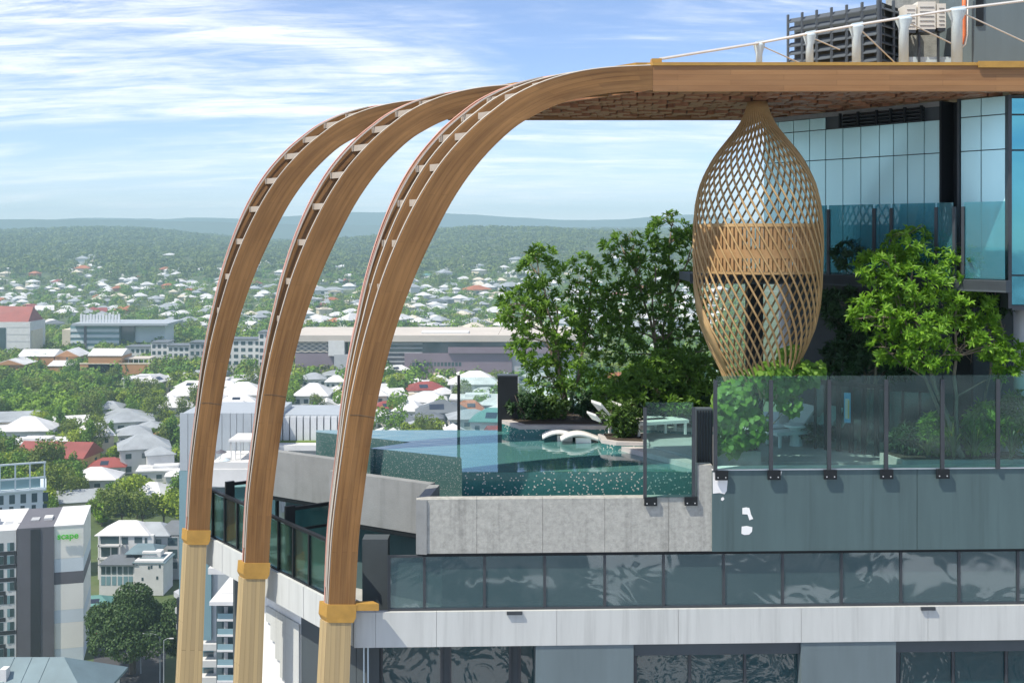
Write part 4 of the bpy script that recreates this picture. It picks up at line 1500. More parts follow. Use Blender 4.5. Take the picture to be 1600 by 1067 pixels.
MB().tube([P(1512, -20, 27.1), P(1511, 55, 27.1), P(1508, 70, 27.1), P(1498, 79, 27.1)], 0.022, 6).build("pipe_sleeve", "cream", pi, True)
ty = [(1186, 69, 24), (1265, 54, 27), (1338, 41, 30), (1412, 29, 33), (1495, 16, 38)]
words_ = ["shortest", "second shortest", "middle", "second tallest", "tallest"]
for k, (px, py, w) in enumerate(ty):
    dd = 26.2
    t_ = P(px, py, dd)
    po = thing("cable_post", "pale steel %s of five roof posts holding the stay cable" % words_[k], "post", (t_.x, dd, 3.71), "steel posts along the roof cable")
    r = 0.075 + 0.012 * k
    h = t_.z - 3.711
    MB().lathe([(r, 0), (r, h - 0.24), (r * 1.7, h - 0.05), (r * 1.75, h)], 14, (t_.x, dd, 3.711)).build("shaft", "steel_pale", po, True)
    MB().lathe([(r * 1.5, 0.001), (r * 1.5, 0.03)], 14, (t_.x, dd - 0.0, 3.711)).build("base_plate", "steel_pale", po)
    MB().obox((t_.x, dd - 0.02, t_.z + 0.03), (r * 1.2, 0, 0.02), (0, 0.09, 0), (0, 0, 0.03)).build("saddle", "steel_pale", po)
cb = thing("stay_cable", "taut pale stay cable running over the roof posts", "cable", tuple(P(1186, 66, 26.1)))
pts = [P(1031, 93, 25.25)] + [P(px, py - 1, 26.1) for px, py, w in ty] + [P(1640, -3, 26.1)]
MB().tube(pts, 0.028, 6).build("main_cable", "cable", cb)
MB().tube([p + Vector((0, 0.09, 0.03)) for p in pts], 0.02, 6).build("main_cable", "cable", cb)
for (p0, p1) in (((1194, 74), (1250, 99)), ((1270, 60), (1312, 78)), ((1346, 48), (1402, 102)), ((1420, 36), (1486, 68)), ((1502, 20), (1640, 84))):
    MB().tube([P(p0[0], p0[1], 26.2), P(p1[0], p1[1], 27.0)], 0.017, 5).build("brace_rod", "cable", cb)

# ------------------------------------------------------------------ plants on the terrace
def rand_dirs(n, g):
    v = g.normal(size=(n, 3))
    return v / np.linalg.norm(v, axis=1, keepdims=True)


def norm(v):
    return v / np.maximum(np.linalg.norm(v, axis=1, keepdims=True), 1e-9)


def leaf_quads(base, direc, length, width, up, fold=0.25, droop=0.15):
    """one folded leaf blade (two quads, six corners) per row"""
    n = len(base)
    side = norm(np.cross(direc, up))
    nrm = np.cross(side, direc)
    L = length[:, None]
    Wd = width[:, None]
    mid = base + direc * L * 0.55
    tip = base + direc * L - nrm * L * droop
    a = mid + side * Wd * 0.5 + nrm * Wd * fold
    b = mid - side * Wd * 0.5 + nrm * Wd * fold
    v = np.stack([base, a, tip, b], 1).reshape(-1, 3)
    i = np.arange(n)[:, None] * 4
    f = np.concatenate([i + np.array([[0, 1, 2]]), i + np.array([[0, 2, 3]])])
    return v, f


def rosettes(cent, axis, m, L, Wd, g, spread=(0.5, 1.35)):
    n = len(cent)
    c = np.repeat(cent, m, 0)
    a = np.repeat(axis, m, 0)
    k = len(c)
    t = norm(np.cross(a, rand_dirs(k, g)))
    phi = g.uniform(spread[0], spread[1], k)[:, None]
    d = norm(a * np.cos(phi) + t * np.sin(phi))
    ln = g.uniform(0.75, 1.25, k) * L
    return leaf_quads(c + a * g.uniform(-0.5, 0.3, k)[:, None] * L * 0.6, d, ln, g.uniform(0.8, 1.2, k) * Wd, a + 0.01)


def in_lobes(lobes, n, g, shell=0.55):
    """points in a union of ellipsoids, denser towards their skins: centre, radii rows"""
    vol = np.array([l[3] * l[4] * l[5] for l in lobes])
    idx = g.choice(len(lobes), n, p=vol / vol.sum())
    lb = np.array(lobes)[idx]
    d = rand_dirs(n, g)
    r = g.uniform(shell ** 3, 1, n)[:, None] ** (1 / 3)
    return lb[:, :3] + d * r * lb[:, 3:6], d


def limb(g, p0, p1, r0, r1, rr, bend=0.12, seg=6):
    p0, p1 = Vector(p0), Vector(p1)
    L = (p1 - p0).length
    off = Vector((rr.uniform(-1, 1), rr.uniform(-1, 1), rr.uniform(-0.2, 1))) * L * bend
    pts, rad = [], []
    for i in range(seg + 1):
        t = i / seg
        pts.append(p0.lerp(p1, t) + off * math.sin(math.pi * t) + Vector((rr.uniform(-1, 1), rr.uniform(-1, 1), 0)) * L * 0.012)
        rad.append(r0 + (r1 - r0) * t)
    g.tube(pts, rad, 6)
    return pts


def terrace_tree(name, label, cat, base, lobes, n_ros, m, L, Wd, leaf, seed, stems=3, r0=0.055, bark="bark", limbs=22, group=None):
    g = np.random.default_rng(seed)
    rr = random.Random(seed)
    root = thing(name, label, cat, base, group)
    tr = MB()
    b = Vector(base)
    # stems rise into the lobes, limbs fork to lobe points
    cands = []
    for s in range(stems):
        lb = lobes[s % len(lobes)]
        top = Vector((lb[0] + rr.uniform(-.3, .3) * lb[3], lb[1] + rr.uniform(-.3, .3) * lb[4], lb[2] + 0.35 * lb[5]))
        cands.append(limb(tr, b + Vector((rr.uniform(-.08, .08), rr.uniform(-.08, .08), 0)), top, r0, r0 * 0.3, rr, 0.07, 10))
    for s in range(limbs):
        lb = rr.choice(lobes)
        d = Vector((rr.gauss(0, 1), rr.gauss(0, 1), rr.gauss(0.3, 1))).normalized()
        e = Vector((lb[0] + d.x * lb[3] * .85, lb[1] + d.y * lb[4] * .85, lb[2] + d.z * lb[5] * .85))
        best = min(cands, key=lambda c: min((p - e).length for p in c))
        below = [p for p in best if p.z < e.z] or [best[0]]
        q = min(below, key=lambda p: (p - e).length + rr.uniform(0, .5))
        sub = limb(tr, q, e, r0 * 0.42, r0 * 0.12, rr, 0.1, 6)
        for _ in range(3):
            k = rr.randrange(2, 6)
            dd = Vector((rr.gauss(0, 1), rr.gauss(0, 1), rr.gauss(.4, .8))).normalized() * rr.uniform(.2, .5)
            limb(tr, sub[k], sub[k] + dd, r0 * .14, r0 * .06, rr, 0.1, 3)
    tr.build("trunk", bark, root, True)
    c, d = in_lobes(lobes, n_ros, g)
    ax = norm(d * 0.8 + np.array([[0, -0.15, 0.6]]) + 0.35 * rand_dirs(n_ros, g))
    v, f = rosettes(c, ax, m, L, Wd, g)
    me = np_mesh("crown", v - np.array(base), f, leaf)
    link("crown", me, root)
    return root


def L3(px, py, d, rx, rz, ry=None):
    """a crown lobe from picture position, depth and radii in picture pixels"""
    p = P(px, py, d)
    k = d / F
    return (p.x, p.y, p.z, rx * k * 0.86, (ry if ry else min(rx * k, 0.9)), rz * k * 0.84)


d1 = 33.0
terrace_tree("leafy_tree", "tall leafy green tree in the long planter beside the black cabinet", "tree", (P(885, 660, d1).x, d1, -5.13),
             [L3(845, 418, d1, 42, 42), L3(915, 430, d1, 40, 42), L3(815, 480, d1, 48, 44), L3(885, 495, d1, 55, 52), L3(935, 500, d1, 40, 55), L3(840, 545, d1, 55, 42), L3(905, 575, d1, 60, 48), L3(850, 605, d1, 38, 28), L3(795, 488, d1, 30, 26)],
             720, 11, 0.18, 0.058, "leaf_mid", 3, 4, 0.06, limbs=26)
terrace_tree("leafy_tree", "tallest leafy tree behind the nest, reaching above the hills", "tree", (P(1030, 655, d1).x, d1, -5.13),
             [L3(1045, 365, d1, 44, 40), L3(975, 392, d1, 42, 40), L3(1070, 400, d1, 40, 48), L3(1010, 430, d1, 58, 48), L3(970, 480, d1, 45, 52), L3(1055, 470, d1, 60, 60), L3(1000, 540, d1, 62, 45), L3(1075, 545, d1, 55, 48)],
             760, 11, 0.18, 0.058, "leaf_mid", 5, 4, 0.06, limbs=34)
terrace_tree("leafy_tree", "bushy bright green tree at the foot of the nest's left side", "tree", (P(1062, 665, 31.3).x, 31.3, -5.13),
             [L3(1050, 575, 31.3, 55, 32), L3(1095, 590, 31.3, 40, 40), L3(1010, 600, 31.3, 50, 36), L3(1060, 625, 31.3, 60, 26), L3(960, 615, 31.3, 42, 30)],
             800, 12, 0.18, 0.055, "leaf_mid", 8, 3, 0.045, limbs=18)
terrace_tree("leafy_tree", "bright sunlit tree behind the glass fence before the curtain wall", "tree", (P(1500, 720, 26.3).x, 26.3, -5.09),
             [L3(1425, 380, 26.5, 42, 30), L3(1375, 420, 26.5, 46, 34), L3(1490, 415, 26.3, 46, 38), L3(1430, 440, 26.4, 60, 42), L3(1365, 490, 26.4, 46, 40), L3(1440, 510, 26.2, 58, 36), L3(1515, 480, 26.1, 46, 44), L3(1535, 530, 26.1, 36, 40), L3(1450, 555, 26.2, 50, 28), L3(1575, 560, 26.0, 32, 40), L3(1390, 545, 26.5, 36, 30)],
             880, 13, 0.165, 0.05, "leaf_bright", 12, 4, 0.05, limbs=34)
terrace_tree("leafy_tree", "dark shaded tree between the nest and the bright tree", "tree", (P(1345, 640, 28.3).x, 28.3, -5.33),
             [L3(1330, 400, 28.3, 30, 30), L3(1315, 480, 28.3, 36, 44), L3(1350, 530, 28.3, 52, 48), L3(1320, 560, 28.3, 40, 36), L3(1400, 560, 28.2, 48, 40)],
             700, 11, 0.18, 0.055, "leaf_deep", 15, 3, 0.05, limbs=16)
terrace_tree("leafy_tree", "dark tree against the glass beyond the bright tree", "tree", (P(1545, 600, 27.0).x - 0.25, 27.0, -5.33),
             [L3(1540, 420, 26.6, 34, 38, .35), L3(1555, 465, 26.6, 32, 40, .35)],
             260, 11, 0.17, 0.055, "leaf_deep", 17, 2, 0.04, limbs=8)


def heart_leaves(c, n_dir, size, g):
    n = len(c)
    up = norm(np.array([[0, 0, -1.0]]) + 0.5 * rand_dirs(n, g))
    nn = norm(n_dir + 0.5 * rand_dirs(n, g))
    dr = norm(up - nn * np.sum(up * nn, 1, keepdims=True))
    sd = np.cross(dr, nn)
    s = size[:, None]
    base = c
    pts = [base, base + sd * s * .5 + dr * s * .12, base + sd * s * .42 + dr * s * .55, base + dr * s * 1.05, base - sd * s * .42 + dr * s * .55, base - sd * s * .5 + dr * s * .12]
    v = np.stack(pts, 1).reshape(-1, 3)
    i = np.arange(n)[:, None] * 6
    f = np.concatenate([i + np.array([[0, 1, 2]]), i + np.array([[0, 2, 3]]), i + np.array([[0, 3, 4]]), i + np.array([[0, 4, 5]])])
    return v, f


gv = np.random.default_rng(31)
vine = thing("climbing_vine", "bright green climbing vine tumbling beneath the nest behind the glass fence", "vine", (5.35, 26.9, -5.0))
lob = [L3(1150, 620, 26.6, 40, 36, .45), L3(1165, 665, 26.5, 42, 42, .4), L3(1215, 600, 26.6, 45, 26, .5), L3(1255, 585, 26.7, 34, 22, .4), L3(1140, 690, 26.5, 28, 24, .35), L3(1180, 590, 26.6, 40, 20, .5), L3(1235, 555, 26.7, 22, 26, .3), L3(1235, 630, 26.5, 24, 20, .3)]
lob += [L3(1270, 578, 26.4, 30, 20, .3), L3(1205, 578, 26.3, 36, 18, .35), L3(1135, 640, 26.35, 26, 46, .3)]
c, d = in_lobes(lob, 2400, gv, 0.5)
v, f = heart_leaves(c, norm(np.array([[0, -1.0, 0.5]]) + 0.5 * d), gv.uniform(.09, .17, len(c)), gv)
link("foliage", np_mesh("foliage", v - np.array(vine.location), f, "leaf_vine"), vine)
tr = MB()
rr = random.Random(4)
for k in range(9):
    lb = lob[k % len(lob)]
    limb(tr, (5.3 + rr.uniform(-.3, .3), 27.0, -5.0), (lb[0], lb[1], lb[2]), 0.018, 0.008, rr, 0.15, 6)
tr.build("stem", "bark", vine, True)


def shrub(name, label, cat, base, rx, ry, h, n, L, Wd, leaf, seed, group=None, m=9):
    g = np.random.default_rng(seed)
    root = thing(name, label, cat, base, group)
    tr = MB()
    rr = random.Random(seed)
    for k in range(6):
        a = rr.uniform(0, 6.28)
        limb(tr, base, (base[0] + math.cos(a) * rx * .6, base[1] + math.sin(a) * ry * .6, base[2] + h * rr.uniform(.5, .9)), 0.016, 0.006, rr, 0.1, 4)
    tr.build("stem", "bark_dark", root, True)
    lobes = [(base[0] + rr.uniform(-.4, .4) * rx, base[1] + rr.uniform(-.3, .3) * ry, base[2] + h * rr.uniform(.35, .65), rx * .65, ry * .65, h * .42) for _ in range(4)]
    c, d = in_lobes(lobes, n, g, 0.3)
    ax = norm(d + np.array([[0, 0, 0.7]]))
    v, f = rosettes(c, ax, m, L, Wd, g)
    link("foliage", np_mesh("foliage", v - np.array(base), f, leaf), root)
    return root


spots = [(825, 655, 31.8, "low shrub at the planter corner by the black cabinet"), (862, 655, 32.0, "low shrub left of the tree trunk in the long planter"), (915, 655, 32.0, "low shrub right of the first trunk in the long planter"), (960, 650, 31.6, "dense shrub in the long planter beyond the wavy loungers"), (1010, 645, 31.2, "dense shrub behind the white loungers"), (1060, 650, 31.2, "dense shrub behind the pool glass panel"), (1105, 655, 31.0, "dense shrub between the black ribbed cabinet and the vine")]
for k, (px, py, dd, lb) in enumerate(spots):
    shrub("shrub", lb, "shrub", (P(px, py, dd).x, dd, -5.13), 0.62, 0.4, 0.75 if k < 3 else 0.95, 130, 0.14, 0.045, "leaf_shrub" if k % 2 else "leaf_deep", 40 + k, "shrubs in the long planter")
shrub("shrub", "spiky dark shrub filling the small planter in the pool", "shrub", (2.85, 29.6, -5.22), 0.55, 0.42, 0.95, 190, 0.17, 0.04, "leaf_shrub", 55)
shrub("shrub", "small round shrub on the deck by the loungers", "shrub", (7.6, 28.7, -5.33), 0.4, 0.3, 0.55, 90, 0.13, 0.04, "leaf_deep", 56)


for k, (px, dd, hh, lf, lb) in enumerate(((1475, 26.45, 0.9, "leaf_mid", "leafy shrub behind the fence left of the bright tree trunk"), (1540, 26.5, 1.1, "leaf_bright", "tall leafy shrub behind the fence right of the bright tree trunk"), (1595, 26.5, 1.3, "leaf_mid", "tall leafy shrub at the right edge behind the fence"), (1435, 26.6, 0.6, "leaf_deep", "low dark shrub at the end of the fence planter"))):
    shrub("shrub", lb, "shrub", (P(px, 700, dd).x, dd, -5.09), 0.62, 0.38, hh * 1.15, 300, 0.17, 0.045, lf, 60 + k, "shrubs in the fence planter")


def flax(label, base, n, L, seed):
    g = np.random.default_rng(seed)
    root = thing("flax_plant", label, "plant", base, "strappy plants along the fence")
    vs, fs = [], []
    for k in range(n):
        a = g.uniform(0, 6.28)
        lean = g.uniform(.15, .8)
        ln = L * g.uniform(.7, 1.1)
        hd = np.array([math.cos(a), math.sin(a), 0])
        sd = np.array([-math.sin(a), math.cos(a), 0])
        o = len(vs)
        for i in range(6):
            t = i / 5
            p = hd * (ln * lean * t * t * 0.9 + 0.02) + np.array([0, 0, ln * (t - 0.45 * lean * t * t)])
            w = 0.022 * (1 - t) ** 0.6 + 0.002
            vs += [p + sd * w, p - sd * w]
        for i in range(5):
            fs.append((o + 2 * i, o + 2 * i + 1, o + 2 * i + 3, o + 2 * i + 2))
    me = np_mesh("blades", np.array(vs), np.array(fs), "leaf_flax")
    link("blades", me, root)
    MB().lathe([(0.05, 0), (0.03, 0.08)], 8, base).build("crown_base", "bark_dark", root)


for k, (px, dd, lb) in enumerate(((1490, 26.0, "strappy flax plant left of the bright tree trunk behind the fence"), (1522, 26.1, "tall strappy flax plant right of the bright tree trunk"), (1580, 26.0, "strappy flax plant at the right edge behind the fence"), (1450, 26.2, "small strappy flax plant at the end of the fence planter"))):
    flax(lb, (P(px, 700, dd).x, dd, -5.09), 34, 0.95 if k < 3 else 0.6, 70 + k)

# ------------------------------------------------------------------ the suburb below
ROOFS = {"white": (0.60, 0.60, 0.60), "grey": (0.30, 0.325, 0.345), "slate": (0.12, 0.135, 0.15), "red": (0.24, 0.05, 0.04), "orange": (0.36, 0.115, 0.04), "green": (0.10, 0.24, 0.22), "blue": (0.13, 0.19, 0.215), "cream": (0.60, 0.54, 0.43)}
for k_, c_ in ROOFS.items():
    pm("roof_" + k_, c_, 0.55, 0.22, 0.12)
WALLS = {"white": (0.62, 0.62, 0.61), "cream": (0.66, 0.59, 0.46), "yellow": (0.66, 0.48, 0.22), "brick": (0.36, 0.155, 0.075), "orange": (0.48, 0.24, 0.11), "grey": (0.40, 0.41, 0.42), "pale_blue": (0.50, 0.58, 0.63)}
for k_, c_ in WALLS.items():
    pm("wall_" + k_, c_, 0.75, 0.08, 0.3)
pm("solar", (0.02, 0.028, 0.05), 0.2, 0.1, 1)
pm("asphalt", (0.055, 0.055, 0.058), 0.9, 0.2, 0.4)
pm("tower_grey", (0.13, 0.125, 0.14), 0.6, 0.08, 0.2)
pm("tower_black", (0.035, 0.038, 0.045), 0.5, 0.1, 0.2)
pm("panel_cream", (0.80, 0.78, 0.72), 0.6, 0.05, 0.1)
pm("panel_mist", (0.62, 0.68, 0.72), 0.6, 0.05, 0.1)
pm("letter_green", (0.06, 0.55, 0.02), 0.5, 0.08, 1)
pm("zinc", (0.40, 0.44, 0.47), 0.5, 0.06, 0.3, metal=0.2)
pm("fin_white", (0.62, 0.64, 0.66), 0.5, 0.06, 0.3)
pm("roof_beige", (0.52, 0.47, 0.41), 0.7, 0.08, 0.05)
pm("wall_mauve", (0.21, 0.165, 0.20), 0.7, 0.1, 0.05)
pm("wall_dark", (0.10, 0.10, 0.12), 0.6, 0.1, 0.05)
pm("lawn", (0.11, 0.17, 0.035), 0.9, 0.2, 0.15)
pm("pool_cyan", (0.05, 0.45, 0.50), 0.15, 0.1, 0.3)
pm("car_red", (0.42, 0.03, 0.025), 0.3, 0.05, 1)
pm("car_dark", (0.05, 0.055, 0.07), 0.3, 0.05, 1)
pm("car_white", (0.75, 0.75, 0.75), 0.3, 0.05, 1)
pm("tyre", (0.02, 0.02, 0.02), 0.8, 0.1, 2)


def roof_hip(w, d, h, z, ov, ridge):
    x, y = w / 2 + ov, d / 2 + ov
    r = ridge / 2
    g = MB()
    g.add([(-x, -y, z), (x, -y, z), (x, y, z), (-x, y, z), (-r, 0, z + h), (r, 0, z + h), (-x, -y, z - .18), (x, -y, z - .18), (x, y, z - .18), (-x, y, z - .18)],
          [(0, 1, 5, 4), (1, 2, 5), (2, 3, 4, 5), (3, 0, 4), (9, 8, 7, 6), (0, 6, 7, 1), (1, 7, 8, 2), (2, 8, 9, 3), (3, 9, 6, 0)])
    return g


def roof_gable(w, d, h, z, ov):
    x, y = w / 2 + ov, d / 2 + ov
    g = MB()
    g.add([(-x, -y, z), (x, -y, z), (x, y, z), (-x, y, z), (-x, 0, z + h), (x, 0, z + h), (-x, -y, z - .18), (x, -y, z - .18), (x, y, z - .18), (-x, y, z - .18)],
          [(0, 1, 5, 4), (2, 3, 4, 5), (1, 2, 5), (3, 0, 4), (9, 8, 7, 6), (0, 6, 7, 1), (1, 7, 8, 2), (2, 8, 9, 3), (3, 9, 6, 0)])
    return g


def house_template(kind, roofc, wallc, near, seed):
    """an unlinked house: list of (part name, mesh, [sub parts])"""
    r = random.Random(seed)
    w = r.uniform(11, 16)
    d = r.uniform(9, 13)
    h = 3.4 if kind != "two" else 6.2
    parts = []
    parts.append(("wall", MB().box(-w / 2, w / 2, -d / 2, d / 2, -2.5, h).mesh("wall", "wall_" + wallc), []))
    rh = r.uniform(2.2, 3.4)
    if kind == "gable":
        rf = roof_gable(w, d, rh, h + .19, .6)
    elif kind == "flat":
        rf = MB().box(-w / 2 - .5, w / 2 + .5, -d / 2 - .5, d / 2 + .5, h + .002, h + .4)
        rf.box(-w / 4, w / 5, -d / 4, d / 4, h + .4, h + 1.2)
    else:
        rf = roof_hip(w, d, rh, h + .19, .7, max(1.0, w - d + 2))
    subs = []
    if near and kind != "flat" and r.random() < .6:
        s = rh / (d / 2 + .7)
        px_ = r.uniform(-w / 4, w / 4)
        yy0, yy1 = -(d / 2 + .7) * .75, -(d / 2 + .7) * .35
        zz = lambda y: h + .19 + (y + d / 2 + .7) * s + .06
        g = MB()
        g.add([(px_ - 1.8, yy0, zz(yy0)), (px_ + 1.8, yy0, zz(yy0)), (px_ + 1.8, yy1, zz(yy1)), (px_ - 1.8, yy1, zz(yy1)), (px_ - 1.8, yy0, zz(yy0) - .05), (px_ + 1.8, yy0, zz(yy0) - .05), (px_ + 1.8, yy1, zz(yy1) - .05), (px_ - 1.8, yy1, zz(yy1) - .05)], [(0, 1, 2, 3), (4, 7, 6, 5), (0, 4, 5, 1), (1, 5, 6, 2), (2, 6, 7, 3), (3, 7, 4, 0)])
        subs.append(("solar_panel", g.mesh("solar_panel", "solar")))
    parts.append(("roof", rf.mesh("roof", "roof_" + roofc), subs))
    if near and r.random() < 0.55:
        # lower rear wing with its own roof, seen as the stepped roofline of old timber houses
        ww, wd = w * .55, d * .7
        ox, oy = r.choice((-1, 1)) * w * .3, -d / 2 - wd / 2 + .3
        parts.append(("wing_wall", MB().box(ox - ww / 2, ox + ww / 2, oy - wd / 2, oy + wd / 2, -2.5, h - .6).mesh("wing_wall", "wall_" + wallc), []))
        g = roof_hip(ww, wd, 1.6, h - .4, .5, max(.6, ww - wd + 1))
        g.v = [(p[0] + ox, p[1] + oy, p[2]) for p in g.v]
        parts.append(("wing_roof", g.mesh("wing_roof", "roof_" + roofc), []))
        for wx in (-.25, .25):
            parts.append(("window", MB().box(ox + wx * ww - .6, ox + wx * ww + .6, oy - wd / 2 - .05, oy - wd / 2 + .02, .6, 1.9).mesh("window", "city_glass"), []))
    if near:
        n = r.randint(3, 4)
        for k in range(n):
            cx = -w / 2 + w * (k + .5) / n
            z0 = h - 2.3
            parts.append(("window", MB().box(cx - .75, cx + .75, -d / 2 - .06, -d / 2 + .02, z0, z0 + 1.35).mesh("window", "city_glass"),
                          [("sill", MB().box(cx - .9, cx + .9, -d / 2 - .14, -d / 2 - .061, z0 - .15, z0 - .01).mesh("sill", "wall_white"))]))
            if kind == "two":
                parts.append(("window", MB().box(cx - .75, cx + .75, -d / 2 - .06, -d / 2 + .02, .4, 1.9).mesh("window", "city_glass"), []))
        for k in range(2):
            cy = -d / 2 + d * (k + .5) / 2
            for sx in (-1, 1):
                x_ = sx * w / 2
                parts.append(("window", MB().box(min(x_ - .02 * sx, x_ + .06 * sx), max(x_ - .02 * sx, x_ + .06 * sx), cy - .6, cy + .6, h - 2.3, h - 1.0).mesh("window", "city_glass"), []))
    else:
        for k in range(2):
            cx = -w / 2 + w * (k + .5) / 2
            parts.append(("window", MB().box(cx - 1.3, cx + 1.3, -d / 2 - .06, -d / 2 + .02, h - 2.4, h - .8).mesh("window", "city_glass"), []))
    return parts


def street_turn(x, y):
    """houses of one neighbourhood share a street direction"""
    q = mnoise.noise(Vector((x / 260.0, y / 260.0, 7.7)))
    return 0.35 + 1.2 * q + (math.pi / 2 if rng.random() < .4 else 0) + rng.uniform(-.06, .06)


def place_house(tpl, x, y, rz, s, label, group, z=None):
    zz = tz(x, y) + 0.1 if z is None else z
    root = thing("house", label, "house", (x, y, zz), group, rz)
    root.scale = (s * rng.uniform(.85, 1.3), s * rng.uniform(.85, 1.2), s * rng.uniform(.9, 1.1))
    for nm, me, subs in tpl:
        o = link(nm, me, root)
        for sn, sm in subs:
            link(sn, sm, o)
    return root


KINDS = [("hip", "white", "white"), ("hip", "white", "cream"), ("hip", "grey", "white"), ("gable", "white", "white"), ("hip", "red", "white"), ("hip", "orange", "cream"), ("gable", "grey", "cream"), ("two", "grey", "white"), ("hip", "slate", "white"), ("hip", "green", "white"), ("flat", "white", "white"), ("two", "white", "cream"), ("gable", "red", "yellow"), ("flat", "cream", "cream"), ("hip", "orange", "white")]
WEIGHT = [9, 4, 8, 6, 1.2, 1.2, 3, 3, 3, 1, 3, 2, .6, 2, .8]
TP_N = [house_template(k, a, b, True, 100 + i) for i, (k, a, b) in enumerate(KINDS)]
TP_F = [house_template(k, a, b, False, 200 + i) for i, (k, a, b) in enumerate(KINDS)]
KW = {"hip": "hip roofed", "gable": "gabled", "two": "two storey", "flat": "flat roofed"}



class Taken:
    """what already stands in the suburb, in a coarse grid"""
    def __init__(s):
        s.g = {}

    def append(s, t):
        s.g.setdefault((int(t[0] // 40), int(t[1] // 40)), []).append(t)


taken = Taken()


def free(x, y, r):
    i, j = int(x // 40), int(y // 40)
    for a in (i - 1, i, i + 1):
        for b in (j - 1, j, j + 1):
            for (tx, ty_, c) in taken.g.get((a, b), ()):
                if (x - tx) ** 2 + (y - ty_) ** 2 <= (r + c) ** 2:
                    return False
    return True


def at_ground(px, py):
    x, d = ground_at(px, py)
    return x, d


# individually placed houses: picture column, base row, template index, turn, scale, label
EXPL = [
    (225, 735, 7, 0.35, 1.05, "white two storey house with three windows at the front of the stepped roofs"),
    (218, 712, 2, 0.35, 0.95, "pale grey hip roofed house second in the stepped row"),
    (210, 692, 2, 0.35, 1.0, "pale grey hip roofed house third in the stepped row"),
    (198, 672, 2, 0.35, 1.15, "largest grey roofed house at the top of the stepped row"),
    (45, 690, 0, 0.1, 1.3, "white house with broad hip roof at the left edge above the park"),
    (15, 672, 6, 0.2, 1.1, "grey gabled house at the left edge behind the broad white roof"),
    (62, 714, 10, 0.05, 1.25, "long flat roofed white house left of the red roof"),
    (92, 735, 12, -0.1, 1.2, "yellow house with red gabled roof and solar panels"),
    (170, 742, 4, 0.2, 0.75, "little white cottage with a red roof below the stepped row"),
    (150, 765, 0, 0.1, 0.9, "white cottage roof among trees below the red cottage"),
    (262, 752, 10, 0.2, 0.9, "white boxy house beside the grey clad block"),
    (240, 790, 0, -0.2, 0.9, "white roofed house half hidden by street trees near the grey block"),
    (110, 800, 6, 0.3, 0.9, "grey roofed house behind the student tower"),
    (275, 648, 0, 0.2, 1.0, "white hip roofed house left of the first arch"),
    (285, 630, 1, 0.0, 0.9, "cream house with white roof beside the first arch"),
    (232, 604, 10, 0.0, 1.1, "low white building at the edge of the lawn"),
    (362, 655, 1, 0.1, 1.1, "cream veranda house with grey roof between first and second arch"),
    (380, 632, 0, 0.1, 1.3, "broad white roofed house between first and second arch"),
    (345, 612, 10, 0.0, 1.2, "white hall between first and second arch"),
    (490, 632, 0, 0.0, 1.25, "white house with broad stepped roof between second and third arch"),
    (490, 604, 2, 0.2, 1.0, "grey hip roofed house between second and third arch"),
    (525, 606, 0, 0.1, 0.8, "small white house left of the third arch"),
    (665, 618, 4, 0.2, 1.0, "white house with red roof right of the third arch"),
    (668, 640, 0, 0.1, 1.2, "white hip roofed house right of the third arch"),
    (640, 655, 0, -0.1, 1.0, "white roofed house above the infinity edge"),
    (690, 660, 8, 0.1, 1.2, "dark roofed white house above the infinity edge"),
    (742, 618, 0, 0.0, 1.5, "large white roofed house behind the glass screen"),
    (748, 640, 10, 0.0, 1.5, "long white building behind the glass screen"),
    (733, 652, 14, 0.1, 1.0, "orange roofed house behind the glass screen"),
    (735, 668, 2, 0.15, 1.2, "pale grey hip roofed house behind the glass screen"),
    (770, 675, 9, -0.1, 1.2, "house with blue green roof behind the glass screen"),
    (712, 712, 5, 0.2, 1.1, "bright orange tiled house just above the water edge"),
    (675, 705, 0, 0.1, 0.6, "tiny white pointed roof just above the water edge"),
    (150, 958, 9, 0.2, 0.62, "small white cottage with teal roof behind the student tower"),
]
SIGHT = []      # picture boxes of these houses: nothing tall is planted right before them


def hides(px, py, y, w, h):
    k = F / y
    for (hx, hy, hw, hh) in SIGHT:
        if py > hy + 1 and abs(px - hx) < hw * .7 + w * k * .5 and py - h * k < hy - hh * .4:
            return True
    return False


SIGHT += [(105, 589, 115, 30), (190, 590, 50, 26), (195, 608, 40, 12)]
for (px, py, ti, rz, s, lb) in EXPL:
    x, y = at_ground(px, py)
    s = s * (1.4 if py < 900 else 1.0)
    place_house(TP_N[ti], x, y, rz, s, lb, None)
    taken.append((x, y, 7.0 * s))
    SIGHT.append((px, py, 7.5 * s * F / y, 6.0 * s * F / y))


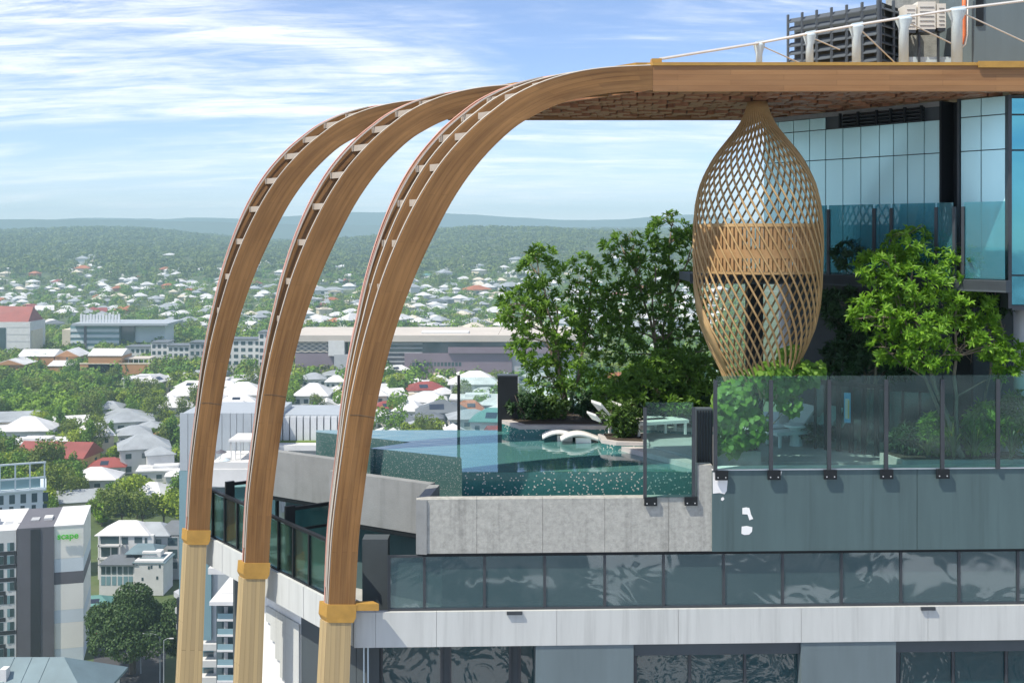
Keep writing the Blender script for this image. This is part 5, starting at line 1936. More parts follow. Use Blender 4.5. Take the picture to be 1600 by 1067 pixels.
LAND = [("yellow red-roofed house", 92, 735), ("stepped grey roofs", 205, 690), ("broad white roof", 45, 690), ("glass office", 175, 520), ("rust red roof", 20, 500), ("pointed brick gable", 105, 570), ("brick wall", 190, 580), ("lawn", 190, 605), ("first arch", 310, 600), ("second arch", 420, 600), ("third arch", 570, 600), ("patterned hall screen", 485, 545), ("mauve hall wall", 710, 565), ("radio mast", 510, 465), ("glass screen post", 716, 630), ("orange tiled house", 712, 705), ("black cabinet", 795, 630), ("framed block", 36, 745), ("modern white houses", 215, 860), ("red cottage", 170, 730), ("long hall roof", 640, 528), ("white flats", 380, 555), ("left edge trees", 5, 620), ("planter trees", 900, 500), ("first arch bend", 350, 420), ("second arch bend", 450, 420), ("third arch bend", 610, 420), ("nest", 1180, 500)]
ORD = ["nearest", "second nearest", "third nearest", "fourth nearest", "fifth nearest", "sixth nearest", "seventh nearest", "eighth nearest", "ninth nearest", "tenth nearest", "eleventh nearest", "twelfth nearest", "thirteenth nearest", "fourteenth nearest", "fifteenth nearest", "sixteenth nearest", "seventeenth nearest", "eighteenth nearest", "nineteenth nearest", "twentieth nearest"]
pending = []      # (object, look, picture column, picture row) of repeats whose labels are told apart below


def tell_apart():
    by = {}
    for o, look, px, py in pending:
        nm, lx_, ly_ = min(LAND, key=lambda l: (l[1] - px) ** 2 + (l[2] - py) ** 2)
        dx_, dy_ = px - lx_, py - ly_
        rel = ("left of" if dx_ < 0 else "right of") if abs(dx_) > abs(dy_) else ("beyond" if dy_ < 0 else "below")
        by.setdefault((look, rel, nm), []).append((dx_ * dx_ + dy_ * dy_, o))
    for (look, rel, nm), lst in by.items():
        lst.sort(key=lambda t: t[0])
        for i_, (_, o) in enumerate(lst):
            o["label"] = "%s %s the %s" % (look, rel, nm) + ("" if len(lst) == 1 else ", %s" % ORD[min(i_, 19)])


PARK = [(0, 150, 596, 655), (150, 215, 585, 612), (0, 260, 545, 598), (190, 450, 530, 592), (450, 830, 520, 594), (90, 270, 500, 550), (0, 60, 490, 560), (0, 300, 770, 1067)]
nh = 0
tries = 0
while nh < 215 and tries < 9000:
    tries += 1
    py = rng.choices((rng.uniform(404, 440), rng.uniform(428, 520), rng.uniform(520, 760)), (1.3, 5, 5))[0]
    px = rng.uniform(-20, 860 if py > 640 else 1120)
    if any(a < px < b and c_ < py < e for a, b, c_, e in PARK):
        continue
    if py < 440 and mnoise.noise(Vector((px / 60, py / 14, 2.0))) < 0.12:
        continue
    if py < 560 and mnoise.noise(Vector((px / 45, py / 12, 9.0))) < -0.08:
        continue
    if px < 300 and py > 600 and rng.random() > .3:
        continue
    x, y = ground_at(px, py)
    ti = rng.choices(range(len(KINDS)), WEIGHT)[0]
    s = rng.uniform(.85, 1.25) * (1.0 if y < 900 else rng.uniform(1.0, 1.7))
    if y < 250 or not free(x, y, 8.5 * s):
        continue
    taken.append((x, y, 8.5 * s))
    near = y < 800
    k, rc, wc = KINDS[ti]
    where = "in the near suburb" if near else ("in the suburb beyond the halls" if y < 1500 else "on the far hillside")
    lab = "%s %s house with %s roof" % (KW[k], wc, rc)
    pending.append((place_house((TP_N if near else TP_F)[ti], x, y, street_turn(x, y), s, lab, "houses " + where), lab, px, py))
    nh += 1

nh = 0
tries = 0
while nh < 60 and tries < 6000:
    tries += 1
    py = rng.uniform(592, 720)
    px = rng.uniform(330, 860) if rng.random() < .88 else rng.uniform(-10, 300)
    if any(a < px < b and c_ < py < e for a, b, c_, e in PARK):
        continue
    x, y = ground_at(px, py)
    ti = rng.choices(range(len(KINDS)), WEIGHT)[0]
    s = rng.uniform(.95, 1.35)
    if not free(x, y, 7.0 * s) or hides(px, py, y, 7 * s, 6 * s):
        continue
    taken.append((x, y, 7.0 * s))
    k, rc, wc = KINDS[ti]
    lab = "%s %s house with %s roof" % (KW[k], wc, rc)
    pending.append((place_house(TP_N[ti], x, y, street_turn(x, y), s, lab, "houses in the near suburb"), lab, px, py))
    nh += 1

# the rest of the far roofs, too many and too small to pick apart: one mass per colour
for rc, share in (("white", 250), ("grey", 130), ("cream", 70), ("orange", 18), ("red", 14)):
    g = MB()
    made = 0
    t_ = 0
    while made < share and t_ < 4000:
        t_ += 1
        py = rng.uniform(412, 520)
        px = rng.uniform(-20, 1130)
        if py < 440 and mnoise.noise(Vector((px / 60, py / 14, 2.0))) < 0.1:
            continue
        if any(a < px < b and c_ < py < e for a, b, c_, e in PARK):
            continue
        x, y = ground_at(px, py)
        s = rng.uniform(.9, 1.6)
        if y < 900 or not free(x, y, 6 * s):
            continue
        taken.append((x, y, 6 * s))
        h = roof_hip(13 * s, 10 * s, 2.8 * s, 3.4 * s, .6, 5)
        a = street_turn(x, y)
        z = tz(x, y) + .3
        h.box(-6 * s, 6 * s, -4.6 * s, 4.6 * s, -2, 3.2 * s)
        h.v = [(x + p[0] * math.cos(a) - p[1] * math.sin(a), y + p[0] * math.sin(a) + p[1] * math.cos(a), z + p[2]) for p in h.v]
        g.add(h.v, h.f)
        made += 1
    tag(g.build("distant_houses", "roof_" + rc), "mass of tiny distant %s roofed houses" % rc, "houses", kind="stuff")


# ---- larger buildings of the middle distance
def zg(px, py):
    x, d = ground_at(px, py)
    return x, d, tz(x, d)


def bx(parent, nm, mat, px0, px1, py0, py1, d, dep, off=0.0):
    """upright box whose front face spans picture pixels at depth d, dep metres deep"""
    a, b = P(px0, py1, d), P(px1, py0, d)
    k = 1.0
    return MB().box(a.x, b.x, d + off, d + off + dep, a.z, b.z).build(nm, mat, parent)


# student tower with green sign
D = 270
st = thing("student_tower", "tall white and charcoal tower with green lettering at the lower left", "building", (P(130, 1030, D).x, D, GZ))
st.rotation_euler.z = 0.27
kx = D / F
bx(st, "white_wall", "wall_white", -60, 33, 821, 1060, D, 22)
bx(st, "charcoal_core", "tower_grey", 33, 86.2, 819.5, 1060, D - 0.6, 20)
bx(st, "core_recess", "tower_black", 52, 66, 822, 1060, D - 0.75, 0.14)
bands = [(821, 850, "panel_cream"), (850, 870, "panel_cream"), (870.2, 891, "panel_mist"), (891.2, 909.8, "tower_grey"), (910, 950, "panel_cream"), (950.2, 970, "panel_mist"), (970.2, 1010, "panel_cream"), (1010.2, 1060, "panel_mist")]
for (y0, y1, mt) in bands:
    bx(st, "facade_panel", mt, 86.4, 130, y0, y1, D - 0.2, 20)
bx(st, "roof_parapet", "wall_white", 86.3, 130.3, 818.8, 820.9, D - 0.3, 20)
for r_ in range(10):
    for c_ in range(-3, 2):
        px = 5 + c_ * 15.2
        py = 840 + r_ * 20.3
        w_ = bx(st, "window", "city_glass", px, px + 9.5, py, py + 12.5, D - 0.06, 0.05)
        bx_ = None
        a, b = P(px, py + 12.5, D), P(px + 4, py, D)
        MB().box(a.x, b.x, D - 0.1, D - 0.061, a.z, b.z).build("blind", "city_glass_blue", w_)
        if rng.random() < .5:
            bx(st, "black_panel", "tower_black", px - 3, px + 12.6, py + 13.2, py + 19.2, D - 0.05, 0.04)
        if rng.random() < .35:
            bx(st, "black_panel", "tower_black", px + 9.8, px + 14.6, py - 1, py + 12.8, D - 0.052, 0.04)
fc = bpy.data.curves.new("sign_letters", "FONT")
fc.body = "scape"
fc.extrude = 0.12
fc.offset = 0.03
fc.size = 14.0 * kx
fc.materials.append(M["letter_green"])
ft = bpy.data.objects.new("sign_letters", fc)
col.objects.link(ft)
bpy.context.view_layer.update()
sme = bpy.data.meshes.new_from_object(ft.evaluated_get(bpy.context.evaluated_depsgraph_get()))
bpy.data.objects.remove(ft)
so = bpy.data.objects.new("sign_letters", sme)
so.parent = st
so.rotation_euler = (math.pi / 2, 0, 0)
p_ = P(92.5, 838.5, D)
so.location = Vector((p_.x, D - 0.8, p_.z)) - Vector(st.location)
so.scale = (1.0, 1.0, 1.0)
so["label"] = "green lowercase sign lettering"
col.objects.link(so)
for k in range(6):
    px = 8 + k * 19
    bx(st, "roof_unit", "wall_grey" if k % 2 else "wall_white", px, px + 12, 804 + (k * 7) % 9, 819, D + 6, 3)

# grey hip roof in the near foreground below
hr = thing("metal_roof_building", "building with broad blue grey metal roof at the lower left corner", "building", (P(90, 1060, 175).x, 175, GZ))
ap = P(100, 1026, 175)
el, er = P(-160, 1066, 165), P(196, 1056, 168)
g = MB()
zt_ = ap.z
ze = zt_ - 4.5
x0, x1 = ap.x - 30, -61.0
g.add([(x0, 167, ze), (x1, 167, ze), (x1, 183, ze), (x0, 183, ze), (ap.x - 10, 175, zt_), (ap.x, 175, zt_), (x0, 167, ze - .4), (x1, 167, ze - .4), (x1, 183, ze - .4), (x0, 183, ze - .4)], [(0, 1, 5, 4), (1, 2, 5), (2, 3, 4, 5), (3, 0, 4), (9, 8, 7, 6), (0, 6, 7, 1), (1, 7, 8, 2), (2, 8, 9, 3), (3, 9, 6, 0)])
rf = g.build("roof", "roof_blue", hr)
MB().box(x0 + 1, x1 - 1, 168, 182, GZ, ze - .4).build("wall", "wall_white", hr)
MB().box(P(4, 1040, 172).x, P(14, 1040, 172).x, 171, 172.4, ze + 1.0, zt_ - .4).build("roof_vent", "wall_white", rf)
for k in range(14):
    t_ = (k + .5) / 14
    xx = x0 + (x1 - x0) * t_
    if ap.x - 10 < xx < ap.x:
        MB().obox((xx, 171, (ze + zt_) / 2 + .05), (.05, 0, 0), (0, 3.9, 2.2), (0, 0, .05)).build("roof_seam", "roof_blue", rf)

# steel framed rooftop building behind the tower
D = 330
sf = thing("framed_block", "pale blue steel framed block with roof terrace at the left edge", "building", (P(71, 800, D).x, D, GZ))
sf.rotation_euler.z = math.atan2(-P(71, 0, D).x, D)
bx(sf, "wall", "panel_mist", -60, 68, 766, 1000, D, 14)
for c_ in range(-2, 5):
    bx(sf, "window", "city_glass", 3 + c_ * 16, 11 + c_ * 16, 769, 783, D - .05, .04)
    bx(sf, "window", "city_glass", 3 + c_ * 16, 9 + c_ * 16, 787, 800, D - .05, .04)
for px in (-30, 5, 27, 48, 69):
    bx(sf, "frame_post", "wall_pale_blue", px - 1.2, px + 1.2, 721, 766.5, D - .3, .5)
for py in (721, 744):
    bx(sf, "frame_beam", "wall_pale_blue", -60, 71, py, py + 2.4, D - .35, .6)
bx(sf, "terrace_glass", "city_glass_blue", -60, 68, 745, 765.8, D + 2, .1)
bx(sf, "roof_edge", "wall_pale_blue", -60, 71, 763.2, 766, D - .6, 15)

# modern white houses on the slope
D = 330
mh = thing("modern_house", "large white two wing house with grey hip roofs above the fig tree", "house", (P(215, 880, D).x, D, GZ))
bx(mh, "wall", "wall_white", 153, 240, 836, 905, D, 10)
bx(mh, "wall", "wall_grey", 240, 279, 838, 905, D + 1.5, 10)
for (c0, c1, pyb, hpx, rc, nm) in ((150, 232, 836, 17, "roof_white", 0), (196, 262, 838, 15, "roof_grey", 1), (240, 292, 838, 16, "roof_slate", 2)):
    a, b = P(c0, pyb, D), P(c1, pyb, D)
    g = roof_hip(b.x - a.x, 10, hpx / F * D, 0, .4, (b.x - a.x) * .35)
    g.v = [(p[0] + (a.x + b.x) / 2, p[1] + D + 5 + nm, p[2] + a.z + .02 * nm) for p in g.v]
    g.build("roof", rc, mh)
for (c0, c1, y0, y1) in ((157, 187, 838, 851), (158, 172, 855, 871), (174, 184, 855, 871), (190, 200, 839, 850), (210, 222, 839, 848), (226, 230, 840, 850), (243, 252, 842, 858), (262, 277, 840, 852), (262, 277, 858, 872), (262, 277, 878, 888)):
    bx(mh, "window", "city_glass", c0, c1, y0, y1, D - .06 if c0 < 240 else D + 1.44, .05)
for y0 in (851.4, 871.5):
    bx(mh, "balcony_edge", "wall_white", 152, 190, y0, y0 + 2.5, D - 1.2, 1.1)
for c0 in (153, 186):
    bx(mh, "veranda_post", "wall_white", c0, c0 + 2, 837, 905, D - 1.2, .3)
D = 318
mh = thing("modern_house", "white stepped house with blue grey roof just above the fig tree", "house", (P(205, 905, D).x, D, GZ))
bx(mh, "wall", "wall_white", 155, 210, 882, 930, D + .6, 9)
bx(mh, "side_wall", "wall_white", 210, 255, 876, 930, D, 9)
for (c0, c1, pyb, hpx, rc) in ((155, 214, 882, 9, "roof_slate"), (190, 238, 870, 10, "roof_blue"), (208, 257, 879, 6, "roof_blue")):
    a, b = P(c0, pyb, D), P(c1, pyb, D)
    g = roof_hip(b.x - a.x, 9, hpx / F * D, 0, .3, (b.x - a.x) * .5)
    g.v = [(p[0] + (a.x + b.x) / 2, p[1] + D + 4.6 + (3 if pyb == 870 else 0), p[2] + a.z) for p in g.v]
    g.build("roof", rc, mh)
bx(mh, "upper_wall", "wall_white", 222, 251, 862, 880, D + 3, 3)
for c0 in (158, 166, 175, 184, 193, 201):
    bx(mh, "window", "city_glass", c0, c0 + 6.5, 885, 897, D + .53, .05)
    bx(mh, "window", "city_glass_blue", c0, c0 + 6.5, 900, 914, D + .53, .05)
for c0, y0 in ((221, 902), (231, 884), (244, 900), (235, 883), (248, 882)):
    bx(mh, "window", "city_glass", c0, c0 + 3, y0, y0 + 5, D - .06, .05)

# grey clad block with roof pool
D = 165
gc = thing("clad_block", "pale grey metal clad block with roof pool between the arches", "building", (P(400, 720, D).x, D, GZ))
bx(gc, "core", "zinc", 283, 432, 646.5, 1000, D + 5, 12)
px = 281.0
k = 0
while px < 430:
    w = 9.4 if k % 3 else 12.2
    bx(gc, "cladding_panel", "zinc", px, px + w, 645.5, 735, D + 4.6, .38)
    px += w + .7
    k += 1
bx(gc, "glass_side", "city_glass_blue", 280, 330, 735.5, 1000, D + 4.5, .4)
px = 432.0
bx(gc, "core", "zinc", 432, 560, 648, 800, D + 9, 10)
while px < 556:
    a = P(px, 690, D + 8.4)
    bx(gc, "cladding_fin", "fin_white", px, px + 8.6, 651, 690, D + 8.4, .55)
    px += 10.7
bx(gc, "hedge_ledge", "lawn", 432, 556, 690.3, 695, D + 7, 1.9)
bx(gc, "deck_edge", "wall_white", 425, 556, 695.3, 704, D + 5, 3)
bx(gc, "pool_deck", "wall_white", 331, 432, 722, 733, D - 4, 8.5)
bx(gc, "roof_pool", "pool_cyan", 334, 380, 720.6, 721.9, D - 2, 3)
bx(gc, "lower_wall", "wall_white", 330, 400, 733.2, 760, D - 4.2, 8)
for k in range(4):
    bx(gc, "balcony_glass", "city_glass", 326, 400, 762 + 34 * k, 785 + 34 * k, D - 3.6, .3)
    bx(gc, "balcony_edge", "wall_white", 325, 402, 785.5 + 34 * k, 795 + 34 * k, D - 5, 3)
pg = thing("roof_pergola", "white rooftop pergola beside the neighbouring roof pool", "pergola", (P(378, 720, D - 1).x, D - 1, P(378, 722, D).z))
for px in (360, 367, 375, 389, 397):
    for o_ in (-2.5, 1.5):
        bx(pg, "post", "wall_white", px, px + 1.4, 690.6, 722, D + o_, .2)
bx(pg, "pergola_roof", "wall_white", 357, 401, 687, 690.4, D - 3, 5.5)
for k, (px, py) in enumerate(((345, 702), (353, 712))):
    um = thing("pool_umbrella", ("dark" if k == 0 else "pale blue") + " umbrella beside the neighbouring roof pool", "umbrella", (P(px, 720, D - 2).x, D - 2 - k, P(px, 722, D - 2).z))
    b_ = um.location
    h_ = P(px, py, D - 2).z - b_.z
    MB().tube([(b_.x, b_.y, b_.z), (b_.x, b_.y, b_.z + h_)], .04, 6).build("pole", "wall_white", um)
    MB().lathe([(.9, h_ - .45), (.5, h_ - .2), (.05, h_)], 8, b_).build("shade", "wall_dark" if k == 0 else "wall_pale_blue", um)

# balconied apartment blocks between the first two columns
D = 150
ab = thing("apartment_block", "white balconied apartment block between the first and second columns", "building", (P(360, 1000, D).x, D + 6, GZ))
bx(ab, "core", "city_glass", 338, 420, 946, 1300, D + 1.2, 10)
bx(ab, "penthouse", "wall_pale_blue", 348, 420, 929, 942.5, D + 3, 6)
bx(ab, "penthouse_roof", "wall_white", 347, 420, 926, 928.8, D + 2.6, 7)
bx(ab, "roof_slab", "wall_white", 327, 420, 940, 945.8, D - .8, 13)
for k in range(8):
    y0 = 946.2 + 24 * k
    bx(ab, "balcony_slab", "wall_white", 339, 420, y0 + 21, y0 + 24, D - .2, 2)
    bx(ab, "balcony_glass", "city_glass_blue", 340, 366, y0 + 12, y0 + 20.8, D - .1, .1)
    bx(ab, "bay_window", "city_glass", 340, 347, y0 + 1, y0 + 11.5, D + 1.1, .05)
    bx(ab, "bay_screen", "wall_grey", 350, 356, y0 + 1, y0 + 11.5, D + 1.1, .06)
for px in (366, 378):
    bx(ab, "pier", "wall_white", px, px + 2, 946, 1300, D - .25, 1.4)
for k in range(8):
    bx(ab, "side_screen", "wall_grey", 368.4, 377.6, 947 + 24 * k, 966 + 24 * k, D - .05, .2)
D = 215
ab2 = thing("apartment_block", "blue glass apartment block with planted white ledges behind the balconied block", "building", (P(350, 950, D).x, D + 6, GZ))
bx(ab2, "core", "city_glass_blue", 312, 420, 846, 1300, D + 1, 12)
for k in range(9):
    y0 = 902 + 26 * k
    bx(ab2, "planted_ledge", "wall_white", 310, 385, y0, y0 + 10, D - 1.2, 2.1)
    bx(ab2, "window", "city_glass", 318, 336, y0 - 14, y0 - 1, D + .9, .08)
for px in (334, 374):
    bx(ab2, "pier", "wall_white", px, px + 4.5, 846, 1100, D + .5, .45)
# block with stepped planted balconies at the left of the first column
D = 235
ab3 = thing("apartment_block", "dark block with projecting planted balconies beside the fig tree", "building", (P(290, 990, D).x, D + 6, GZ))
bx(ab3, "core", "tower_black", 276, 330, 934, 1300, D + 3, 12)
for k in range(7):
    y0 = 934 + 26 * k
    a0, a1 = P(258 + 2 * k, y0, D), P(306, y0 + 22, D)
    g = MB()
    z0_ = a0.z - .5
    h_ = 1.1
    g.prism([(a0.x, D + 6), (a1.x, D - 2), (a1.x + 2, D + 4), (a0.x + 1, D + 9)], z0_ - h_, z0_)
    g.build("balcony_slab", "wall_grey", ab3)

# long hall with beige roof
x_, D, z_ = zg(620, 592)
hl = thing("long_hall", "long hall with thin beige roof and mauve walls beyond the arches", "building", (P(620, 592, D).x, D, z_))
bx(hl, "roof", "roof_beige", 448, 900, 524, 534, D - 3, 70)
bx(hl, "roof_plant", "wall_white", 658, 732, 519, 523.8, D + 10, 15)
bx(hl, "glass_band", "city_glass", 545, 900, 534.2, 552, D, 50)
bx(hl, "white_box", "wall_white", 513, 538, 532, 556, D - 3.2, 20)
bx(hl, "grey_block", "wall_grey", 522, 546, 554, 592, D - 3.4, 20)
bx(hl, "mauve_wall", "wall_mauve", 461, 521.8, 552.2, 592, D - 1, 40)
bx(hl, "mauve_wall", "wall_mauve", 632, 800, 552.2, 592, D - 2, 40)
bx(hl, "mauve_roof", "wall_mauve", 700, 900, 543, 552, D - 4, 30)
bx(hl, "dark_wall", "wall_dark", 546.2, 631.8, 552.2, 592, D + .5, 40)
bx(hl, "wall_base", "wall_grey", 800.2, 900, 552.2, 592, D - 1, 40)
# louvred pattern wall: wavy pale strips
bx(hl, "screen_back", "wall_dark", 459, 512.8, 534.2, 552, D - .5, 20)
for r_ in range(5):
    for k in range(9):
        a = P(460 + k * 5.8, 536 + r_ * 3.3, D - .8)
        MB().obox((a.x + 1.2, D - .8, a.z), (1.3, 0, .35 if (k + r_) % 2 else -.35), (0, .2, 0), (0, 0, .38)).build("screen_strip", "roof_beige", hl)
for k in range(14):
    bx(hl, "window", "city_glass", 644 + k * 5.6, 648 + k * 5.6, 566, 572, D - 2.08, .05)
for k in range(5):
    bx(hl, "floor_edge", "wall_grey", 600, 660, 536 + k * 7, 537.6 + k * 7, D - .6, .5)

# glass office with upright roof fins
x_, D, z_ = zg(175, 552)
go = thing("glass_office", "low glass office with upright pale fins on its roof", "building", (P(175, 552, D).x, D, z_))
bx(go, "core", "city_glass_blue", 110, 186, 508, 552, D, 30)
bx(go, "end_wall", "wall_cream", 97, 109.8, 515, 552, D - .5, 30)
bx(go, "roof", "zinc", 112, 262, 505.5, 509, D - 6, 45)
bx(go, "dark_glass", "city_glass", 186.2, 210, 509.2, 552, D + 4, 25)
bx(go, "side_block", "panel_mist", 210.2, 258, 510, 535, D + 6, 25)
for k in range(4):
    bx(go, "floor_band", "panel_mist", 109.9, 186, 514 + k * 9, 518.5 + k * 9, D - .6, .5)
bx(go, "stair_core", "tower_grey", 131, 135, 509.2, 545, D - 1.2, .9)
for k in range(13):
    bx(go, "roof_fin", "fin_white", 125 + k * 4.9, 128.4 + k * 4.9, 490.5 + (k % 3) * .8, 505.3, D + 8, 1.2)
# white hall with rusty roof at the left edge
x_, D, z_ = zg(20, 562)
wh = thing("white_hall", "white hall with sloping rust red roof at the left edge", "building", (P(20, 562, D).x, D, z_))
bx(wh, "wall", "wall_white", -40, 47, 503, 562, D, 30)
a, b, c_, e = P(-40, 503, D), P(44, 503, D), P(41, 481, D), P(-40, 479, D)
g = MB()
g.add([a, b, (c_.x, D + 14, c_.z), (e.x, D + 14, e.z), (a.x, D + 30, a.z), (b.x, D + 30, b.z)], [(0, 1, 2, 3), (1, 5, 2), (2, 5, 4, 3), (0, 3, 4), (0, 4, 5, 1)])
g.build("roof", "roof_red", wh)
for k in range(4):
    bx(wh, "wall_band", "wall_grey", 10, 47, 511 + k * 11, 511.8 + k * 11, D - .1, .08)
bx(wh, "side_door", "city_glass", -40, 9, 512, 556, D - .3, .2)
bx(wh, "annexe", "wall_cream", 47.2, 51, 516, 556, D + 2, 20)


# brick gabled halls
def brick_hall(px0, px1, py0, py1, hpx, label, front=True, roof="roof_white"):
    xx, D_, zz = zg((px0 + px1) / 2, py1)
    a, b = P(px0, py1, D_), P(px1, py0, D_)
    r = thing("brick_hall", label, "building", ((a.x + b.x) / 2, D_, zz), "orange brick halls beside the park")
    w = b.x - a.x
    dep = 22
    MB().box(a.x, b.x, D_, D_ + dep, zz - 2, b.z).build("wall", "wall_orange", r)
    h = hpx / F * D_
    if front:   # gable end towards us
        g = roof_gable(dep, w, h, 0, .5)
        g.v = [(-p[1] + (a.x + b.x) / 2, p[0] + D_ + dep / 2, p[2] + b.z + .19) for p in g.v]
        g.build("roof", roof, r)
        g = MB()
        cx = (a.x + b.x) / 2
        g.add([(a.x, D_ - .52, b.z), (b.x, D_ - .52, b.z), (cx, D_ - .52, b.z + h * .93), (a.x, D_ - .9, b.z), (b.x, D_ - .9, b.z), (cx, D_ - .9, b.z + h * .93)], [(0, 1, 2), (3, 5, 4), (0, 3, 4, 1), (1, 4, 5, 2), (2, 5, 3, 0)])
        g.build("gable", "wall_orange", r)
        MB().box(cx - .8, cx + .8, D_ - .08, D_ - .01, b.z - 4, b.z - .6).build("window", "city_glass", r)
    else:
        g = roof_gable(w, dep, h, 0, .5)
        g.v = [(p[0] + (a.x + b.x) / 2, p[1] + D_ + dep / 2, p[2] + b.z + .19) for p in g.v]
        g.build("roof", roof, r)
    for k in range(max(2, int(w / 5))):
        cx = a.x + w * (k + .5) / max(2, int(w / 5))
        MB().box(cx - .7, cx + .7, D_ - .06, D_ - .005, zz + 1.5, zz + 4).build("window", "city_glass", r)


brick_hall(28, 84, 557, 582, 9, "brick hall with long white roof at the left of the gabled pair", False)
brick_hall(86, 124, 557, 584, 10, "brick hall with pointed gable in the middle of the brick row")
brick_hall(138, 190, 556, 590, 9, "brick hall with broad white roof right of the pointed gable", False)
brick_hall(-10, 38, 570, 590, 8, "low brick hall with arched windows at the left edge")
brick_hall(75, 116, 572, 590, 6, "small brick annexe with white roof before the pointed gable", False)
xx, D_, zz = zg(190, 590)
bw = thing("brick_wall", "long orange brick wall beside the lawn", "wall", (xx, D_, zz))
bx(bw, "wall_run", "wall_orange", 125, 234, 569, 590, D_, 1.5)
bx(bw, "wall_cap", "wall_cream", 124, 235, 567.5, 568.9, D_ - .2, 1.9)
bx(bw, "canopy_deck", "roof_beige", 190, 234, 559.5, 561.5, D_ + 6, 14)
for k in range(6):
    bx(bw, "canopy_post", "wall_white", 192 + 8 * k, 193 + 8 * k, 561.6, 580, D_ + 6, .4)
lw = MB()
lx, ly = ground_at(190, 600)
lw.prism([ground_at(155, 592), ground_at(155, 612), ground_at(215, 606), ground_at(262, 590)], tz(lx, ly) + .6, tz(lx, ly) + 1.0)
tag(lw.build("lawn_ground", "lawn"), kind="structure")


# row of white apartments left and right of the first arch
def flats(px0, px1, py0, py1, label, nx_, nz_, wallm="wall_white"):
    xx, D_, zz = zg((px0 + px1) / 2, py1)
    r = thing("apartment_block", label, "building", (xx, D_, zz), "white flats beyond the brick halls")
    bx(r, "wall", wallm, px0, px1, py0, py1 + 3, D_, 16)
    bx(r, "roof_edge", "roof_slate", px0 - 1, px1 + 1, py0 - 1.6, py0 - .05, D_ - 1, 18)
    for i in range(nx_):
        for j in range(nz_):
            w = (px1 - px0) / nx_
            h = (py1 - py0) / nz_
            bx(r, "window", "city_glass", px0 + w * (i + .2), px0 + w * (i + .8), py0 + h * (j + .25), py0 + h * (j + .8), D_ - .08, .06)


flats(196, 234, 543, 574, "dark windowed white flats left of the slim white tower", 5, 3)
flats(236, 262, 536, 576, "slim white flats beyond the brick wall", 3, 4)
flats(262, 296, 541, 578, "white flats with corner windows left of the first arch", 4, 4)
flats(296, 330, 536, 578, "white flats partly behind the first arch", 4, 4, "wall_grey")
flats(352, 408, 531, 582, "white flats between the first and second arch", 5, 5)
flats(404, 432, 520, 585, "white tower flats at the left of the second arch", 3, 6)

# radio mast
xx, D_, zz = zg(510, 478)
rm = thing("radio_mast", "white lattice radio mast on the far suburb", "mast", (xx, D_, zz))
for o_ in (-1.6, 1.6):
    bx(rm, "mast_leg", "wall_white", 510 + o_ - .5, 510 + o_ + .5, 456, 482, D_, 1)
for k in range(4):
    bx(rm, "mast_panel", "wall_white", 507, 514, 457 + k * 5, 459.4 + k * 5, D_ - 1, .8)

# ---- street with lamps and cars at the lower left
rd = MB()
rd.add([(P(140, 1000, 290).x, 300, GZ + .06), (P(262, 1000, 290).x - 3, 300, GZ + .06), (P(262, 1000, 200).x + 4, 180, GZ + .06), (P(195, 1000, 200).x - 6, 180, GZ + .06)], [(0, 3, 2, 1)])
tag(rd.build("street", "asphalt"), kind="structure")


def lamp(px, py, d, arm, label):
    b = Vector((P(px, py, d).x, d, GZ + .06))
    r = thing("street_lamp", label, "street lamp", b, "lamps along the street")
    h = 11.0
    MB().tube([b, b + Vector((0, 0, h))], [.14, .09], 8).build("pole", "zinc", r)
    MB().tube([b + Vector((0, 0, h)), b + Vector((arm * .5, 0, h + .45)), b + Vector((arm, 0, h + .5))], .06, 6).build("arm", "zinc", r)
    MB().obox(b + Vector((arm * 1.12, 0, h + .47)), (.45, 0, 0), (0, .16, 0), (0, 0, .08)).build("lamp_head", "wall_white", r)


lamp(220, 1000, 262, -2.2, "street lamp with arm to the left in front of the fig tree")
lamp(250, 1000, 255, -3.4, "street lamp with long curved arm beside the planted balconies")
lamp(256, 1000, 252, 1.5, "plain street lamp nearest the planted balconies")


def car(x, y, rz, mat, label):
    r = thing("parked_car", label, "car", (x, y, GZ + .06), "cars on the street", rz)
    g = MB()
    prof = [(-2.1, .35), (-2.15, .8), (-1.9, .95), (-1.2, 1.0), (-.7, 1.45), (.9, 1.5), (1.6, 1.05), (2.15, .9), (2.2, .35)]
    n = len(prof)
    g.add([(p[0], -.88, p[1]) for p in prof] + [(p[0], .88, p[1]) for p in prof], [tuple(range(n)), tuple(range(2 * n - 1, n - 1, -1))] + [(i, n + i, n + i + 1, i + 1) for i in range(n - 1)] + [(n - 1, 2 * n - 1, n, 0)])
    link("body", g.mesh("body", mat), r)
    link("window", MB().box(-.75, .95, -.9, .9, 1.02, 1.38).mesh("window", "city_glass"), r)
    for wx in (-1.35, 1.4):
        for wy in (-.86, .86):
            g = MB()
            g.tube([(wx, wy - .1, .32), (wx, wy + .1, .32)], .32, 12)
            link("wheel", g.mesh("wheel", "tyre"), r)


car(P(152, 1000, 285).x, 285, 1.7, "car_red", "red car on the street in the shade of the fig tree")
car(P(143, 1010, 276).x, 292, 1.7, "car_dark", "dark car on the street behind the red car")
car(P(268, 712, 520).x, 520, 1.2, "car_white", "white car parked near the stepped roofs")

# ------------------------------------------------------------------ suburban trees


def crown_mesh(name, lobes, n, size, leaf, seed, shell=.6):
    g = np.random.default_rng(seed)
    c, d = in_lobes(lobes, n, g, shell)
    k = rand_dirs(n, g)
    dr = norm(d * .5 + k)
    up = norm(d + .6 * rand_dirs(n, g))
    v, f = leaf_quads(c - dr * size * .5, dr, g.uniform(.7, 1.3, n) * size, g.uniform(.7, 1.2, n) * size * .8, up, .2, .1)
    return np_mesh(name, v, f, leaf)


